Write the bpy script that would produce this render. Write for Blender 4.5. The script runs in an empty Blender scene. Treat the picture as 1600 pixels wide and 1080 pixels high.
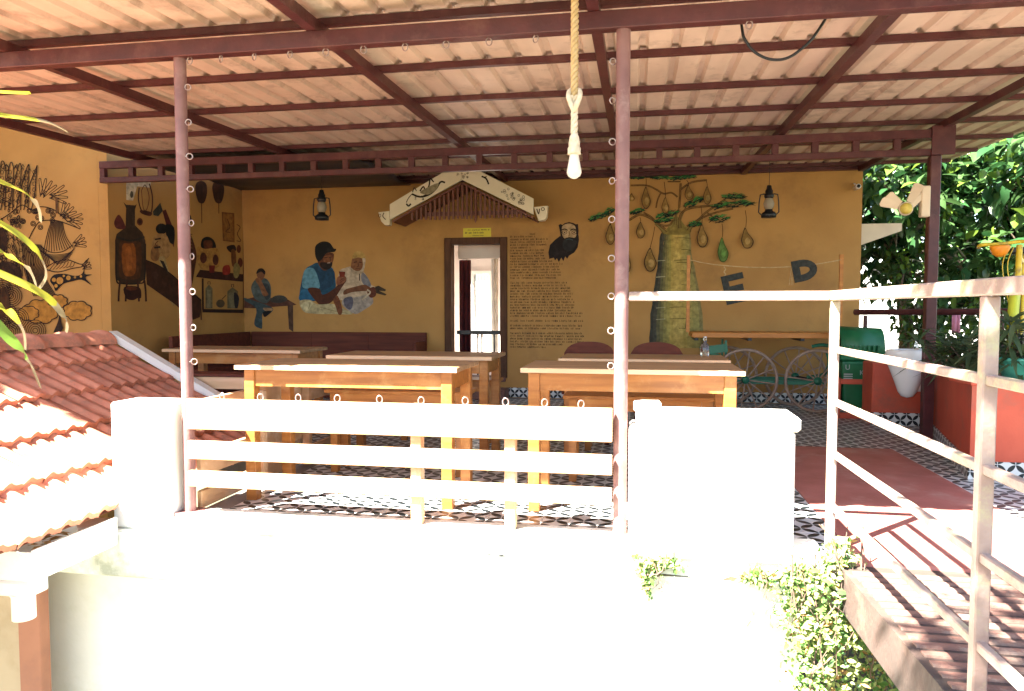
import bpy, bmesh, math, random
from mathutils import Vector, Matrix
rnd = random.Random(7)
R = math.radians
S = bpy.context.scene
COL = S.collection

# ------------------------------------------------------------------ camera
FPX, YAW, PIT, EYE = 1130.0, R(9.84), R(3.0), 1.15
cam = bpy.data.cameras.new('camera'); camo = bpy.data.objects.new('camera', cam); COL.objects.link(camo)
camo.location = (0, 0, EYE); camo.rotation_euler = (R(90) - PIT, 0, YAW)
cam.sensor_width = 36; cam.lens = 36 * FPX / 1600; cam.clip_start = 0.05; cam.clip_end = 2000
S.camera = camo
# ------------------------------------------------------------------ sky and sun
SUN = Vector((0.545, 0.586, -1.0))            # the way the light travels
w = bpy.data.worlds.new('World'); S.world = w; w.use_nodes = True
nt = w.node_tree; bg = nt.nodes['Background']
sky = nt.nodes.new('ShaderNodeTexSky'); sky.sky_type = 'NISHITA'; sky.sun_disc = False
sky.sun_elevation = math.atan2(1, math.hypot(SUN.x, SUN.y)); sky.sun_rotation = R(222.9)
nt.links.new(sky.outputs[0], bg.inputs[0]); bg.inputs[1].default_value = 0.05
sl = bpy.data.lights.new('sun', 'SUN'); sl.energy = 5.0; sl.angle = R(0.5); sl.color = (1.0, 0.95, 0.86)
so = bpy.data.objects.new('sun', sl); COL.objects.link(so); so.location = (-8, -8, 15)
so.rotation_euler = SUN.to_track_quat('-Z', 'Y').to_euler()
# ------------------------------------------------------------------ exposure
vs = S.view_settings; vs.view_transform = 'Standard'; vs.look = 'None'; vs.gamma = 1; vs.use_curve_mapping = False
vs.exposure = 3.7
S.cycles.max_bounces = 10; S.cycles.diffuse_bounces = 6; S.cycles.glossy_bounces = 3
S.cycles.transparent_max_bounces = 6; S.cycles.sample_clamp_indirect = 6
S.cycles.use_denoising = True

# ------------------------------------------------------------------ measuring: a photo pixel to a point on a plane
_d = Vector((-math.sin(YAW) * math.cos(PIT), math.cos(YAW) * math.cos(PIT), -math.sin(PIT)))
_r = Vector((math.cos(YAW), math.sin(YAW), 0)); _u = _r.cross(_d); EYEP = Vector((0, 0, EYE))
def ray(px, py): return _d + _r * ((px - 800) / FPX) + _u * ((540 - py) / FPX)
def P(px, py, X=None, Y=None, Z=None):
    v = ray(px, py)
    t = X / v.x if X is not None else Y / v.y if Y is not None else (Z - EYE) / v.z
    return EYEP + v * t
def PP(px, py, p0, n):
    v = ray(px, py); return EYEP + v * ((Vector(p0) - EYEP).dot(n) / v.dot(n))

# ------------------------------------------------------------------ materials
def mat(name, c1, c2=None, scale=6.0, rough=0.6, bump=0.15, bscale=None, metal=0.0, spec=0.4, detail=6, stretch=None, coords='Object',
        emit=0.0, trans=0.0, contrast=(0.35, 0.65), c3=None, s3=1.2, dist=0.02, vary=0.0):
    m = bpy.data.materials.new(name); m.use_nodes = True
    n = m.node_tree; b = n.nodes['Principled BSDF']
    b.inputs['Roughness'].default_value = rough; b.inputs['Metallic'].default_value = metal
    b.inputs['Specular IOR Level'].default_value = spec
    if c2 is None: c2 = tuple(x * 0.82 for x in c1)
    tc = n.nodes.new('ShaderNodeTexCoord'); mp = n.nodes.new('ShaderNodeMapping')
    n.links.new(tc.outputs[coords], mp.inputs[0])
    if stretch: mp.inputs['Scale'].default_value = stretch
    nz = n.nodes.new('ShaderNodeTexNoise'); nz.inputs['Scale'].default_value = scale; nz.inputs['Detail'].default_value = detail
    n.links.new(mp.outputs[0], nz.inputs['Vector'])
    mr = n.nodes.new('ShaderNodeMapRange'); mr.inputs[1].default_value, mr.inputs[2].default_value = contrast
    n.links.new(nz.outputs[0], mr.inputs[0])
    mx = n.nodes.new('ShaderNodeMix'); mx.data_type = 'RGBA'
    mx.inputs[6].default_value = (*c1, 1); mx.inputs[7].default_value = (*c2, 1)
    n.links.new(mr.outputs[0], mx.inputs[0]); col = mx.outputs[2]
    if c3 is not None:                                   # a second, broader layer of wear
        n3 = n.nodes.new('ShaderNodeTexNoise'); n3.inputs['Scale'].default_value = s3; n3.inputs['Detail'].default_value = 9
        n3.inputs['Roughness'].default_value = 0.7
        n.links.new(tc.outputs[coords], n3.inputs['Vector'])
        m3 = n.nodes.new('ShaderNodeMapRange'); m3.inputs[1].default_value, m3.inputs[2].default_value = 0.52, 0.68
        n.links.new(n3.outputs[0], m3.inputs[0])
        x3 = n.nodes.new('ShaderNodeMix'); x3.data_type = 'RGBA'; x3.inputs[7].default_value = (*c3, 1)
        n.links.new(m3.outputs[0], x3.inputs[0]); n.links.new(col, x3.inputs[6]); col = x3.outputs[2]
    if vary:                                             # each piece a little lighter or darker than the next
        oi = n.nodes.new('ShaderNodeObjectInfo'); vr = n.nodes.new('ShaderNodeMapRange'); vr.inputs[3].default_value, vr.inputs[4].default_value = 1 - vary, 1 + vary
        n.links.new(oi.outputs['Random'], vr.inputs[0]); hs = n.nodes.new('ShaderNodeHueSaturation')
        n.links.new(vr.outputs[0], hs.inputs['Value']); n.links.new(col, hs.inputs['Color']); col = hs.outputs[0]
    n.links.new(col, b.inputs['Base Color'])
    if bump:
        nb = n.nodes.new('ShaderNodeTexNoise'); nb.inputs['Scale'].default_value = bscale or scale * 6; nb.inputs['Detail'].default_value = 4
        n.links.new(mp.outputs[0], nb.inputs['Vector'])
        bp = n.nodes.new('ShaderNodeBump'); bp.inputs['Strength'].default_value = bump; bp.inputs['Distance'].default_value = dist
        n.links.new(nb.outputs[0], bp.inputs['Height']); n.links.new(bp.outputs[0], b.inputs['Normal'])
    if emit: b.inputs['Emission Color'].default_value = (*c1, 1); b.inputs['Emission Strength'].default_value = emit
    if trans:
        t = n.nodes.new('ShaderNodeBsdfTranslucent'); ms = n.nodes.new('ShaderNodeMixShader'); ms.inputs[0].default_value = trans
        n.links.new(col, t.inputs[0]); o = n.nodes['Material Output']
        n.links.new(b.outputs[0], ms.inputs[1]); n.links.new(t.outputs[0], ms.inputs[2]); n.links.new(ms.outputs[0], o.inputs[0])
    return m

def tile_mat(name, s, wall=False):
    """black petals on white: overlapping circles, printed on the tile"""
    m = mat(name, (.72, .74, .72), (.6, .6, .58), 3, 0.35, 0.02)
    n = m.node_tree; b = n.nodes['Principled BSDF']
    src = b.inputs['Base Color'].links[0].from_socket
    tc = n.nodes.new('ShaderNodeTexCoord'); mp = n.nodes.new('ShaderNodeMapping'); mp.vector_type = 'POINT'
    k = math.sqrt(2) / s
    mp.inputs['Scale'].default_value = (k, k, k); mp.inputs['Rotation'].default_value = (R(90) if wall == 'x' else 0, 0, R(45))
    if wall:                                             # on upright faces use the two coordinates along the face
        sx = n.nodes.new('ShaderNodeSeparateXYZ'); cx = n.nodes.new('ShaderNodeCombineXYZ')
        n.links.new(tc.outputs['Object'], sx.inputs[0])
        n.links.new(sx.outputs[0 if wall == 'x' else 1], cx.inputs[0]); n.links.new(sx.outputs[2], cx.inputs[1])
        mp.inputs['Rotation'].default_value = (0, 0, R(45)); n.links.new(cx.outputs[0], mp.inputs[0])
    else: n.links.new(tc.outputs['Object'], mp.inputs[0])
    fr = n.nodes.new('ShaderNodeVectorMath'); fr.operation = 'FRACTION'; n.links.new(mp.outputs[0], fr.inputs[0])
    fl = n.nodes.new('ShaderNodeVectorMath'); fl.operation = 'MULTIPLY'; fl.inputs[1].default_value = (1, 1, 0); n.links.new(fr.outputs[0], fl.inputs[0])
    tot = None
    for cxy in ((0, 0), (1, 0), (0, 1), (1, 1)):
        ds = n.nodes.new('ShaderNodeVectorMath'); ds.operation = 'DISTANCE'; ds.inputs[1].default_value = (*cxy, 0)
        n.links.new(fl.outputs[0], ds.inputs[0])
        lt = n.nodes.new('ShaderNodeMath'); lt.operation = 'LESS_THAN'; lt.inputs[1].default_value = 0.69
        n.links.new(ds.outputs['Value'], lt.inputs[0])
        if tot is None: tot = lt.outputs[0]
        else:
            a = n.nodes.new('ShaderNodeMath'); a.operation = 'ADD'; n.links.new(tot, a.inputs[0]); n.links.new(lt.outputs[0], a.inputs[1]); tot = a.outputs[0]
    gt = n.nodes.new('ShaderNodeMath'); gt.operation = 'GREATER_THAN'; gt.inputs[1].default_value = 1.5; n.links.new(tot, gt.inputs[0])
    mx = n.nodes.new('ShaderNodeMix'); mx.data_type = 'RGBA'; n.links.new(gt.outputs[0], mx.inputs[0])
    n.links.new(src, mx.inputs[6]); mx.inputs[7].default_value = (.012, .016, .018, 1)
    n.links.new(mx.outputs[2], b.inputs['Base Color'])
    return m

M = {}
M['wall'] = mat('mustard_paint', (.44, .235, .066), (.385, .20, .055), 2.2, .75, .08, 40, c3=(.32, .165, .05), s3=1.3)
M['white'] = mat('white_paint', (.80, .80, .75), (.76, .76, .70), 3, .75, .08, 30, c3=(.70, .71, .62), s3=1.6)
M['band'] = mat('weathered_white_paint', (.78, .78, .73), (.66, .67, .60), 4, .8, .2, 24, c3=(.36, .38, .32), s3=2.3)
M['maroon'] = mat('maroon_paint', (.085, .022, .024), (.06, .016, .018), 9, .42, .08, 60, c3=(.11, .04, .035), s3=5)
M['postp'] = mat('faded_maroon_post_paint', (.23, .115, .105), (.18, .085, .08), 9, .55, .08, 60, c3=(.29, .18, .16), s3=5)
M['sheet'] = mat('roof_sheet', (.68, .53, .43), (.55, .42, .34), 5, .5, .05, 30, c3=(.38, .28, .22), s3=3.5, stretch=(1, .35, 1))
M['railp'] = mat('worn_rail_paint', (.38, .28, .23), (.28, .19, .155), 11, .5, .2, 50, c3=(.42, .40, .22), s3=7)
M['fence'] = mat('fence_board_paint', (.55, .34, .20), (.46, .28, .15), 5, .55, .1, 40, stretch=(.3, 2, 4), c3=(.62, .5, .38), s3=4)
M['wood'] = mat('varnished_wood', (.40, .155, .035), (.27, .095, .02), 5, .38, .06, 30, stretch=(.5, 6, 6), c3=(.46, .22, .07), s3=4)
M['woodtop'] = mat('table_top_laminate', (.42, .25, .12), (.27, .155, .08), 4, .5, .04, 30, stretch=(.5, 7, 7), c3=(.48, .30, .16), s3=2, spec=.3)
M['darkwood'] = mat('dark_red_wood', (.135, .036, .020), (.085, .022, .014), 5, .65, .06, 30, stretch=(.4, 5, 5), spec=.2)
M['beigewood'] = mat('pale_bench_wood', (.66, .44, .27), (.56, .36, .2), 5, .5, .05, 30, stretch=(.4, 5, 5))
M['doorwood'] = mat('door_frame_wood', (.105, .048, .024), (.07, .03, .016), 7, .7, .1, 40, stretch=(4, 4, .5), spec=.2)
M['redfloor'] = mat('red_oxide_floor', (.48, .175, .145), (.38, .13, .105), 4, .5, .08, 40, c3=(.50, .27, .22), s3=3)
M['redwall'] = mat('red_planter_paint', (.56, .105, .055), (.47, .08, .042), 3, .65, .1, 40, c3=(.36, .10, .06), s3=3.5)
M['clay'] = mat('clay_tile', (.58, .245, .15), (.46, .17, .10), 8, .8, .2, 60, c3=(.32, .15, .095), s3=9, vary=.2)
M['grout'] = mat('grey_screed', (.25, .24, .23), None, 6, .9, .2)
M['concrete'] = mat('worn_red_concrete', (.20, .095, .07), (.13, .07, .055), 7, .85, .4, 30, c3=(.30, .22, .17), s3=5, vary=.15)
M['dirtyconcrete'] = mat('grimy_concrete', (.075, .045, .035), (.05, .035, .028), 6, .9, .3, 30, c3=(.15, .09, .065), s3=4)
M['terracotta'] = mat('terracotta_paint', (.37, .165, .10), (.31, .135, .08), 3, .7, .06, c3=(.28, .13, .085), s3=3)
M['beigewall'] = mat('beige_paint', (.46, .37, .25), (.40, .32, .21), 3, .8, .06, c3=(.36, .28, .17), s3=2)
M['ground'] = mat('yard_soil', (.13, .11, .075), (.10, .09, .05), 1.5, .95, .5, 12, c3=(.06, .09, .03), s3=.6)
M['gardensoil'] = mat('garden_soil', (.10, .085, .05), (.07, .07, .035), 2, .95, .5, 12, c3=(.07, .11, .03), s3=1.5)
M['black'] = mat('black_metal', (.012, .012, .014), None, 9, .4, .05)
M['steel'] = mat('galvanised_steel', (.55, .54, .52), None, 9, .35, .05, metal=.8)
M['ring'] = mat('hook_wire', (.45, .38, .34), (.3, .2, .18), 20, .35, 0, metal=.6)
M['rope'] = mat('jute_rope', (.56, .40, .20), (.44, .30, .13), 40, .9, .3, 120)
M['ropew'] = mat('cotton_rope', (.66, .56, .42), (.55, .45, .3), 40, .9, .3, 120)
M['bulb'] = mat('frosted_bulb_glass', (.82, .78, .68), (.8, .76, .66), 5, .15, 0, spec=.6, trans=.35)
M['green'] = mat('green_enamel', (.02, .16, .085), (.015, .12, .065), 6, .4, .08)
M['bin'] = mat('green_plastic', (.015, .135, .05), (.012, .11, .04), 5, .38, .04)
M['bindark'] = mat('bin_inside_shade', (.006, .02, .01), None, 5, .7, 0)
M['ceramic'] = mat('white_ceramic', (.80, .79, .76), (.76, .75, .71), 3, .12, 0, spec=.6)
M['cartwheel'] = mat('rusty_wheel_iron', (.36, .25, .18), (.26, .17, .12), 14, .6, .2)
M['orangeplank'] = mat('orange_plank', (.55, .22, .04), (.42, .15, .025), 5, .45, .05, stretch=(.4, 6, 6))
M['yellow'] = mat('yellow_enamel', (.68, .50, .03), (.55, .37, .02), 9, .4, .08, c3=(.3, .2, .04), s3=12)
M['orange'] = mat('orange_enamel', (.72, .27, .015), (.6, .2, .01), 9, .4, .05)
M['lime'] = mat('lime_yellow_enamel', (.60, .62, .05), (.5, .55, .05), 6, .4, .05)
M['cream'] = mat('cream_paint', (.70, .58, .42), (.62, .5, .36), 4, .6, .08)
M['gold'] = mat('gold_paint', (.62, .50, .10), (.5, .38, .06), 30, .4, .2)
M['gable'] = mat('ivory_board_paint', (.74, .66, .48), (.68, .60, .42), 5, .6, .05)
M['lattice'] = mat('lattice_red_wood', (.16, .055, .035), (.12, .04, .028), 8, .5, .1)
M['signy'] = mat('yellow_sign_vinyl', (.62, .53, .02), (.58, .48, .02), 3, .4, 0)
M['ink'] = mat('black_lettering', (.02, .018, .012), None, 5, .6, 0)
M['textink'] = mat('brown_lettering', (.09, .045, .016), (.06, .03, .012), 5, .8, 0)
M['redcloth'] = mat('red_curtain_cloth', (.11, .02, .025), (.07, .014, .02), 8, .9, .1)
M['sheer'] = mat('sheer_curtain_cloth', (.8, .77, .72), None, 8, .9, .05, trans=.5)
M['roomwall'] = mat('room_wall_paint', (.70, .64, .60), None, 2, .8, .04)
M['glass'] = bpy.data.materials.new('clear_glass'); M['glass'].use_nodes = True
_b = M['glass'].node_tree.nodes['Principled BSDF']; _b.inputs['Transmission Weight'].default_value = 1; _b.inputs['Roughness'].default_value = .03
_b.inputs['Base Color'].default_value = (.95, .95, .93, 1)
M['lamp'] = mat('lantern_chimney_glass', (.42, .36, .26), None, 5, .1, 0, trans=.4)
M['pink'] = mat('pink_cloth', (.70, .28, .36), None, 6, .9, .1, trans=.2)
M['bark'] = mat('tree_bark', (.16, .11, .075), (.08, .055, .04), 8, .9, .6, 22, stretch=(3, 3, .6))
M['palebark'] = mat('speckled_bark', (.40, .33, .26), (.16, .12, .09), 26, .9, .5, 40)
M['leafa'] = mat('leaf_mid_green', (.078, .155, .05), (.055, .115, .036), 3, .28, 0, trans=.32, spec=.55)
M['leafb'] = mat('leaf_dark_green', (.03, .09, .028), (.02, .065, .02), 3, .35, 0, trans=.25, spec=.4)
M['leafc'] = mat('leaf_yellow_green', (.16, .26, .035), (.12, .2, .03), 3, .35, 0, trans=.4, spec=.5)
M['leafd'] = mat('oleander_leaf', (.10, .155, .075), (.065, .11, .052), 3, .4, 0, trans=.3)
M['ivya'] = mat('ivy_pale_leaf', (.36, .40, .14), (.26, .33, .10), 3, .5, 0, trans=.3)
M['ivyb'] = mat('ivy_green_leaf', (.12, .25, .05), (.09, .19, .04), 3, .5, 0, trans=.3)
M['palm'] = mat('yellowing_palm_leaf', (.34, .30, .02), (.24, .24, .02), 8, .5, .05, trans=.3)
M['palmtip'] = mat('dry_palm_tip', (.26, .20, .115), (.2, .15, .085), 12, .8, .1, trans=.15)
M['palmg'] = mat('green_palm_leaf', (.14, .24, .035), (.10, .18, .03), 8, .5, .05, trans=.35)
M['dryleaf'] = mat('dry_fallen_leaf', (.42, .24, .08), (.3, .16, .05), 12, .9, .2)
M['tilef'] = tile_mat('petal_floor_tile', .15)
M['tilesx'] = tile_mat('petal_skirting_tile_front', .11, 'x')
M['tilesy'] = tile_mat('petal_skirting_tile_side', .11, 'y')
M['teal'] = mat('teal_pot_plastic', (.05, .30, .24), None, 5, .4, .03)
M['darkpot'] = mat('dark_pot_plastic', (.03, .028, .025), None, 5, .5, .03)

# ------------------------------------------------------------------ mesh collecting
class MB:
    def __init__(self): self.v = []; self.f = []; self.mi = []; self.mats = []; self.sm = []
    def m(self, mt):
        mt = M[mt] if isinstance(mt, str) else mt
        if mt not in self.mats: self.mats.append(mt)
        return self.mats.index(mt)
    def add(self, vs_, fs, mt=None, smooth=False):
        o = len(self.v); self.v += [Vector(x) for x in vs_]; k = self.m(mt) if mt else 0
        for f in fs: self.f.append([i + o for i in f]); self.mi.append(k); self.sm.append(smooth)
        return self
    def hexa(self, p, mt=None):      # eight corners: bottom ring then top ring
        return self.add(p, [(3, 2, 1, 0), (4, 5, 6, 7), (0, 1, 5, 4), (1, 2, 6, 5), (2, 3, 7, 6), (3, 0, 4, 7)], mt)
    def box(self, x0, x1, y0, y1, z0, z1, mt=None, c=0.0):
        if c <= 0:
            return self.hexa([(x0, y0, z0), (x1, y0, z0), (x1, y1, z0), (x0, y1, z0), (x0, y0, z1), (x1, y0, z1), (x1, y1, z1), (x0, y1, z1)], mt)
        return self.obox(((x0 + x1) / 2, (y0 + y1) / 2, (z0 + z1) / 2), (x1 - x0, 0, 0), (0, y1 - y0, 0), (0, 0, z1 - z0), mt, c)
    def obox(self, ctr, ax, ay, az, mt=None, c=0.0):   # oriented box with chamfered edges
        ctr, ax, ay, az = Vector(ctr), Vector(ax) / 2, Vector(ay) / 2, Vector(az) / 2
        if c <= 0:
            return self.hexa([ctr + sx * ax + sy * ay + sz * az for sz in (-1, 1) for sx, sy in ((-1, -1), (1, -1), (1, 1), (-1, 1))], mt)
        L = [a.length for a in (ax, ay, az)]; U = [a.normalized() for a in (ax, ay, az)]; c = min(c, *[l * .45 for l in L])
        vs_ = []; idx = {}
        for sx in (-1, 1):
            for sy in (-1, 1):
                for sz in (-1, 1):
                    for k in range(3):
                        off = [L[0] - c, L[1] - c, L[2] - c]; off[k] = L[k]
                        idx[(sx, sy, sz, k)] = len(vs_)
                        vs_.append(ctr + U[0] * sx * off[0] + U[1] * sy * off[1] + U[2] * sz * off[2])
        fs = []
        def q(*a): fs.append(list(a))
        for s in (-1, 1):
            q(*[idx[(s, a, b, 0)] for a, b in ((-1, -1), (1, -1), (1, 1), (-1, 1))][::s])
            q(*[idx[(a, s, b, 1)] for a, b in ((-1, -1), (-1, 1), (1, 1), (1, -1))][::s])
            q(*[idx[(a, b, s, 2)] for a, b in ((-1, -1), (1, -1), (1, 1), (-1, 1))][::s])
        for a in (-1, 1):
            for b in (-1, 1):
                q(*([idx[(a, b, -1, 0)], idx[(a, b, -1, 1)], idx[(a, b, 1, 1)], idx[(a, b, 1, 0)]][::a * b]))
                q(*([idx[(a, -1, b, 0)], idx[(a, 1, b, 0)], idx[(a, 1, b, 2)], idx[(a, -1, b, 2)]][::a * b]))
                q(*([idx[(-1, a, b, 1)], idx[(-1, a, b, 2)], idx[(1, a, b, 2)], idx[(1, a, b, 1)]][::a * b]))
                for cc in (-1, 1): q(*([idx[(a, b, cc, 0)], idx[(a, b, cc, 1)], idx[(a, b, cc, 2)]][::a * b * cc]))
        return self.add(vs_, fs, mt)
    def bar(self, a, b, wd, ht, mt=None, up=(0, 0, 1), c=0.0):   # rectangular bar from a to b
        a, b = Vector(a), Vector(b); d = b - a; s = d.cross(Vector(up))
        if s.length < 1e-6: s = Vector((1, 0, 0))
        s.normalize(); u = s.cross(d).normalized()
        return self.obox((a + b) / 2, d, s * wd, u * ht, mt, c)
    def tube(self, pts, r, n=8, mt=None, closed=False, cap=True):
        pts = [Vector(p) for p in pts]; N = len(pts); rr = r if isinstance(r, (list, tuple)) else [r] * N
        vs_ = []; ref = None
        for i, p in enumerate(pts):
            if closed: t = pts[(i + 1) % N] - pts[i - 1]
            else: t = pts[min(i + 1, N - 1)] - pts[max(i - 1, 0)]
            t.normalize()
            if ref is None:
                ref = t.orthogonal().normalized()
            else:
                ref = (ref - t * ref.dot(t)); ref = ref.normalized() if ref.length > 1e-6 else t.orthogonal().normalized()
            b = t.cross(ref)
            for k in range(n):
                a = 2 * math.pi * k / n; vs_.append(p + (ref * math.cos(a) + b * math.sin(a)) * rr[i])
        fs = []
        for i in range(N if closed else N - 1):
            j = (i + 1) % N
            for k in range(n): fs.append((i * n + k, i * n + (k + 1) % n, j * n + (k + 1) % n, j * n + k))
        self.add(vs_, fs, mt, True)
        if cap and not closed: self.add(vs_[:n], [tuple(range(n))[::-1]], mt); self.add(vs_[-n:], [tuple(range(n))], mt)
        return self
    def lathe(self, prof, n=16, mt=None, c=(0, 0, 0), axis='z'):   # profile of (radius, height)
        c = Vector(c); vs_ = []
        for r_, h in prof:
            for k in range(n):
                a = 2 * math.pi * k / n; x, y = r_ * math.cos(a), r_ * math.sin(a)
                vs_.append(c + (Vector((x, y, h)) if axis == 'z' else Vector((x, h, y)) if axis == 'y' else Vector((h, x, y))))
        fs = [(i * n + k, i * n + (k + 1) % n, (i + 1) * n + (k + 1) % n, (i + 1) * n + k) for i in range(len(prof) - 1) for k in range(n)]
        return self.add(vs_, fs, mt, True)
    def prism(self, poly, d, mt=None):      # 3-D polygon pushed along d
        poly = [Vector(p) for p in poly]; d = Vector(d); n = len(poly)
        return self.add(poly + [p + d for p in poly], [tuple(range(n))[::-1], tuple(range(n, 2 * n))] + [(i, (i + 1) % n, n + (i + 1) % n, n + i) for i in range(n)], mt)
    def mesh(self, name, mt=None):
        me = bpy.data.meshes.new(name); me.from_pydata([tuple(v) for v in self.v], [], self.f)
        if mt is not None: self.mats = [M[mt] if isinstance(mt, str) else mt] + [x for x in self.mats if x != (M[mt] if isinstance(mt, str) else mt)] if not self.mats else self.mats
        for m_ in self.mats: me.materials.append(m_)
        if len(self.mats) > 1: me.polygons.foreach_set('material_index', self.mi)
        me.polygons.foreach_set('use_smooth', self.sm)
        bm = bmesh.new(); bm.from_mesh(me); bmesh.ops.recalc_face_normals(bm, faces=bm.faces); bm.to_mesh(me); bm.free()
        me.update(); return me
    def build(self, name, mt=None, parent=None, loc=None, fix=True):
        me = self.mesh(name, mt)
        return link(name, me, parent, loc)
def link(name, me, parent=None, loc=None, rot=None):
    o = bpy.data.objects.new(name, me); COL.objects.link(o)
    if parent is not None: o.parent = parent
    if loc is not None: o.location = loc
    if rot is not None: o.rotation_euler = rot
    return o
def tag(o, label=None, cat=None, group=None, kind=None):
    if label: o['label'] = label
    if cat: o['category'] = cat
    if group: o['group'] = group
    if kind: o['kind'] = kind
    return o
def thing(name, label, cat, loc=(0, 0, 0), group=None, rz=0):
    o = bpy.data.objects.new(name, None); COL.objects.link(o); o.location = loc; o.rotation_euler = (0, 0, rz)
    o.empty_display_size = .1
    return tag(o, label, cat, group)
def dup(o, parent=None):
    c = o.copy(); COL.objects.link(c)
    if parent is not None: c.parent = parent
    for ch in list(o.children): dup(ch, c)
    return c
def torus_mesh(R_, r_, n=14, k=6, mt='ring', name='eye_hook'):
    b = MB(); b.tube([(R_ * math.cos(2 * math.pi * i / n), 0, R_ * math.sin(2 * math.pi * i / n)) for i in range(n)], r_, k, mt, closed=True)
    return b
def catmull(pts, k=6, closed=False):
    pts = [Vector(p) for p in pts]; n = len(pts); out = []
    if n < 3: return pts
    rng = range(n) if closed else range(n - 1)
    for i in rng:
        g = (lambda j: pts[j % n]) if closed else (lambda j: pts[max(0, min(n - 1, j))])
        p0, p1, p2, p3 = g(i - 1), g(i), g(i + 1), g(i + 2)
        for s in range(k):
            t = s / k
            out.append(.5 * ((2 * p1) + (p2 - p0) * t + (2 * p0 - 5 * p1 + 4 * p2 - p3) * t * t + (3 * p1 - p0 - 3 * p2 + p3) * t ** 3))
    if not closed: out.append(pts[-1])
    return out
def text_mesh(s, size, align='CENTER'):
    cu = bpy.data.curves.new('lettering', 'FONT'); cu.body = s; cu.size = size; cu.align_x = align; cu.align_y = 'CENTER'; cu.extrude = .0006
    o = bpy.data.objects.new('lettering', cu); COL.objects.link(o)
    dg = bpy.context.evaluated_depsgraph_get(); me = bpy.data.meshes.new_from_object(o.evaluated_get(dg))
    bpy.data.objects.remove(o); bpy.data.curves.remove(cu); return me

# ================================================================== GROUND
g = MB().add([(-300, -300, -3.2), (300, -300, -3.2), (300, 300, -3.2), (-300, 300, -3.2)], [(0, 1, 2, 3)]).build('ground', 'ground'); tag(g, kind='structure')
g = MB().box(2.75, 60, 5.3, 60, -3.1, -.12).build('garden_ground', 'gardensoil'); tag(g, kind='structure')

# ================================================================== TERRACE FLOOR
FY0, FY1 = 3.52, 9.1
fl = MB()
fl.box(-2.45, 3.2, FY0, FY1, -.25, -.006); fl.box(-5.45, -2.45, 5.48, FY1, -.25, -.006)
floor = tag(fl.build('terrace_floor', 'grout'), kind='structure')
TS = .3
tb = MB(); tb.box(-.149, .149, -.149, .149, -.02, 0, c=.0015); tile_me = tb.mesh('floor_tile', 'tilef')
rest = MB()
def put_tile(cx, cy, single):
    if single: link('floor_tile', tile_me, floor, (cx, cy, rnd.uniform(-.0006, .0006)))
    else: rest.box(cx - .149, cx + .149, cy - .149, cy + .149, -.02, 0)
RX0, RX1, RY0, RY1 = 1.0, 1.898, 3.40, 6.25
ix = 0
for i in range(-22, 8):
    cx = 1.0 + TS * i + .15
    for j in range(0, 19):
        cy = FY0 + .03 + TS * j + .15
        if cy + .15 > FY1: continue
        if cx < -2.42 and cy < 5.7: continue
        if cx < -5.2 or cx > 3.1: continue
        if cx > RX0 and cy < RY1 and cx < 2.1: continue
        near = (cy < 6.4 and cx > -2.4) or cx > .6
        put_tile(cx, cy, near)
rt = rest.build('floor_tile_field', 'tilef', floor); tag(rt, 'patterned floor tiles at the shaded rear of the terrace', kind='stuff')
hb = MB(); hb.box(.0, .149, -.149, .149, -.02, 0, c=.0015); half_me = hb.mesh('floor_tile', 'tilef')
for j in range(0, 9): link('floor_tile', half_me, floor, (2.05, FY0 + .03 + TS * j + .15, 0))
rp = tag(MB().box(RX0 + .002, 2.046, 3.42, RY1 + .02, -.12, .002).build('red_floor_path', 'redfloor'), kind='structure')

# ================================================================== RETAINING WALL, SLAB EDGE, PARAPET BLOCKS
rw = thing('terrace_wall', 'blown-out white retaining wall under the terrace edge with a projecting slab band', 'wall')
MB().box(-3.5, .80, 3.62, 3.9, -3.2, -.315).build('lower_wall', 'white', rw)
b = MB(); b.box(-2.44, .86, 3.44, 3.66, -.315, .03, c=.012); b.box(-3.5, -2.441, 3.44, 3.66, -.315, -.06, c=.012); b.build('slab_band', 'band', rw)
MB().box(-2.44, .72, 3.425, 3.50, -.03, .002, c=.006).build('drip_ledge', 'band', rw)
GR = [mat('rain_grime_%d' % i, c, tuple(x * .6 for x in c), 30, .9, 0, contrast=(.3, .7)) for i, c in enumerate(((.055, .055, .05), (.16, .17, .16), (.10, .085, .05)))]
b = MB(); rg = random.Random(5)
def streak(x0, x1, z, h, k, y=3.4385):
    n = max(3, int((x1 - x0) / .03)); vs_ = []
    for i in range(n + 1):
        t = i / n; e = h * math.sin(math.pi * min(.97, max(.03, t))) ** .4 * rg.uniform(.35, 1.0); c = z + rg.uniform(-.25, .25) * h
        vs_ += [(x0 + (x1 - x0) * t, y, c - e / 2), (x0 + (x1 - x0) * t, y, c + e / 2)]
    b.add(vs_, [(2 * i, 2 * i + 2, 2 * i + 3, 2 * i + 1) for i in range(n)], GR[k])
for x0, x1, py, h, k in ((640, 745, 832, .007, 0), (560, 630, 827, .004, 1), (760, 850, 840, .004, 1), (640, 700, 858, .035, 1), (700, 790, 862, .025, 1), (755, 795, 868, .02, 1), (820, 860, 865, .012, 1), (875, 895, 873, .018, 1), (1130, 1210, 905, .03, 2), (990, 1080, 896, .012, 2)):
    a, c = P(x0, py, Y=3.44), P(x1, py + (x1 - x0) * .06, Y=3.44); yy = 3.4385 if a.z < -.032 else 3.4235
    streak(a.x, c.x, a.z, h, k, yy)
tag(link('rain_stain', b.mesh('rain_stain'), rw), 'dark rain stains on the slab band', kind='stuff')
pb = thing('parapet_block', 'thick white parapet block with coping to the right of the slatted fence', 'parapet')
MB().box(-.035, .725, 3.485, 3.74, .032, .575, c=.012).build('block', 'white', pb)
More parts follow.
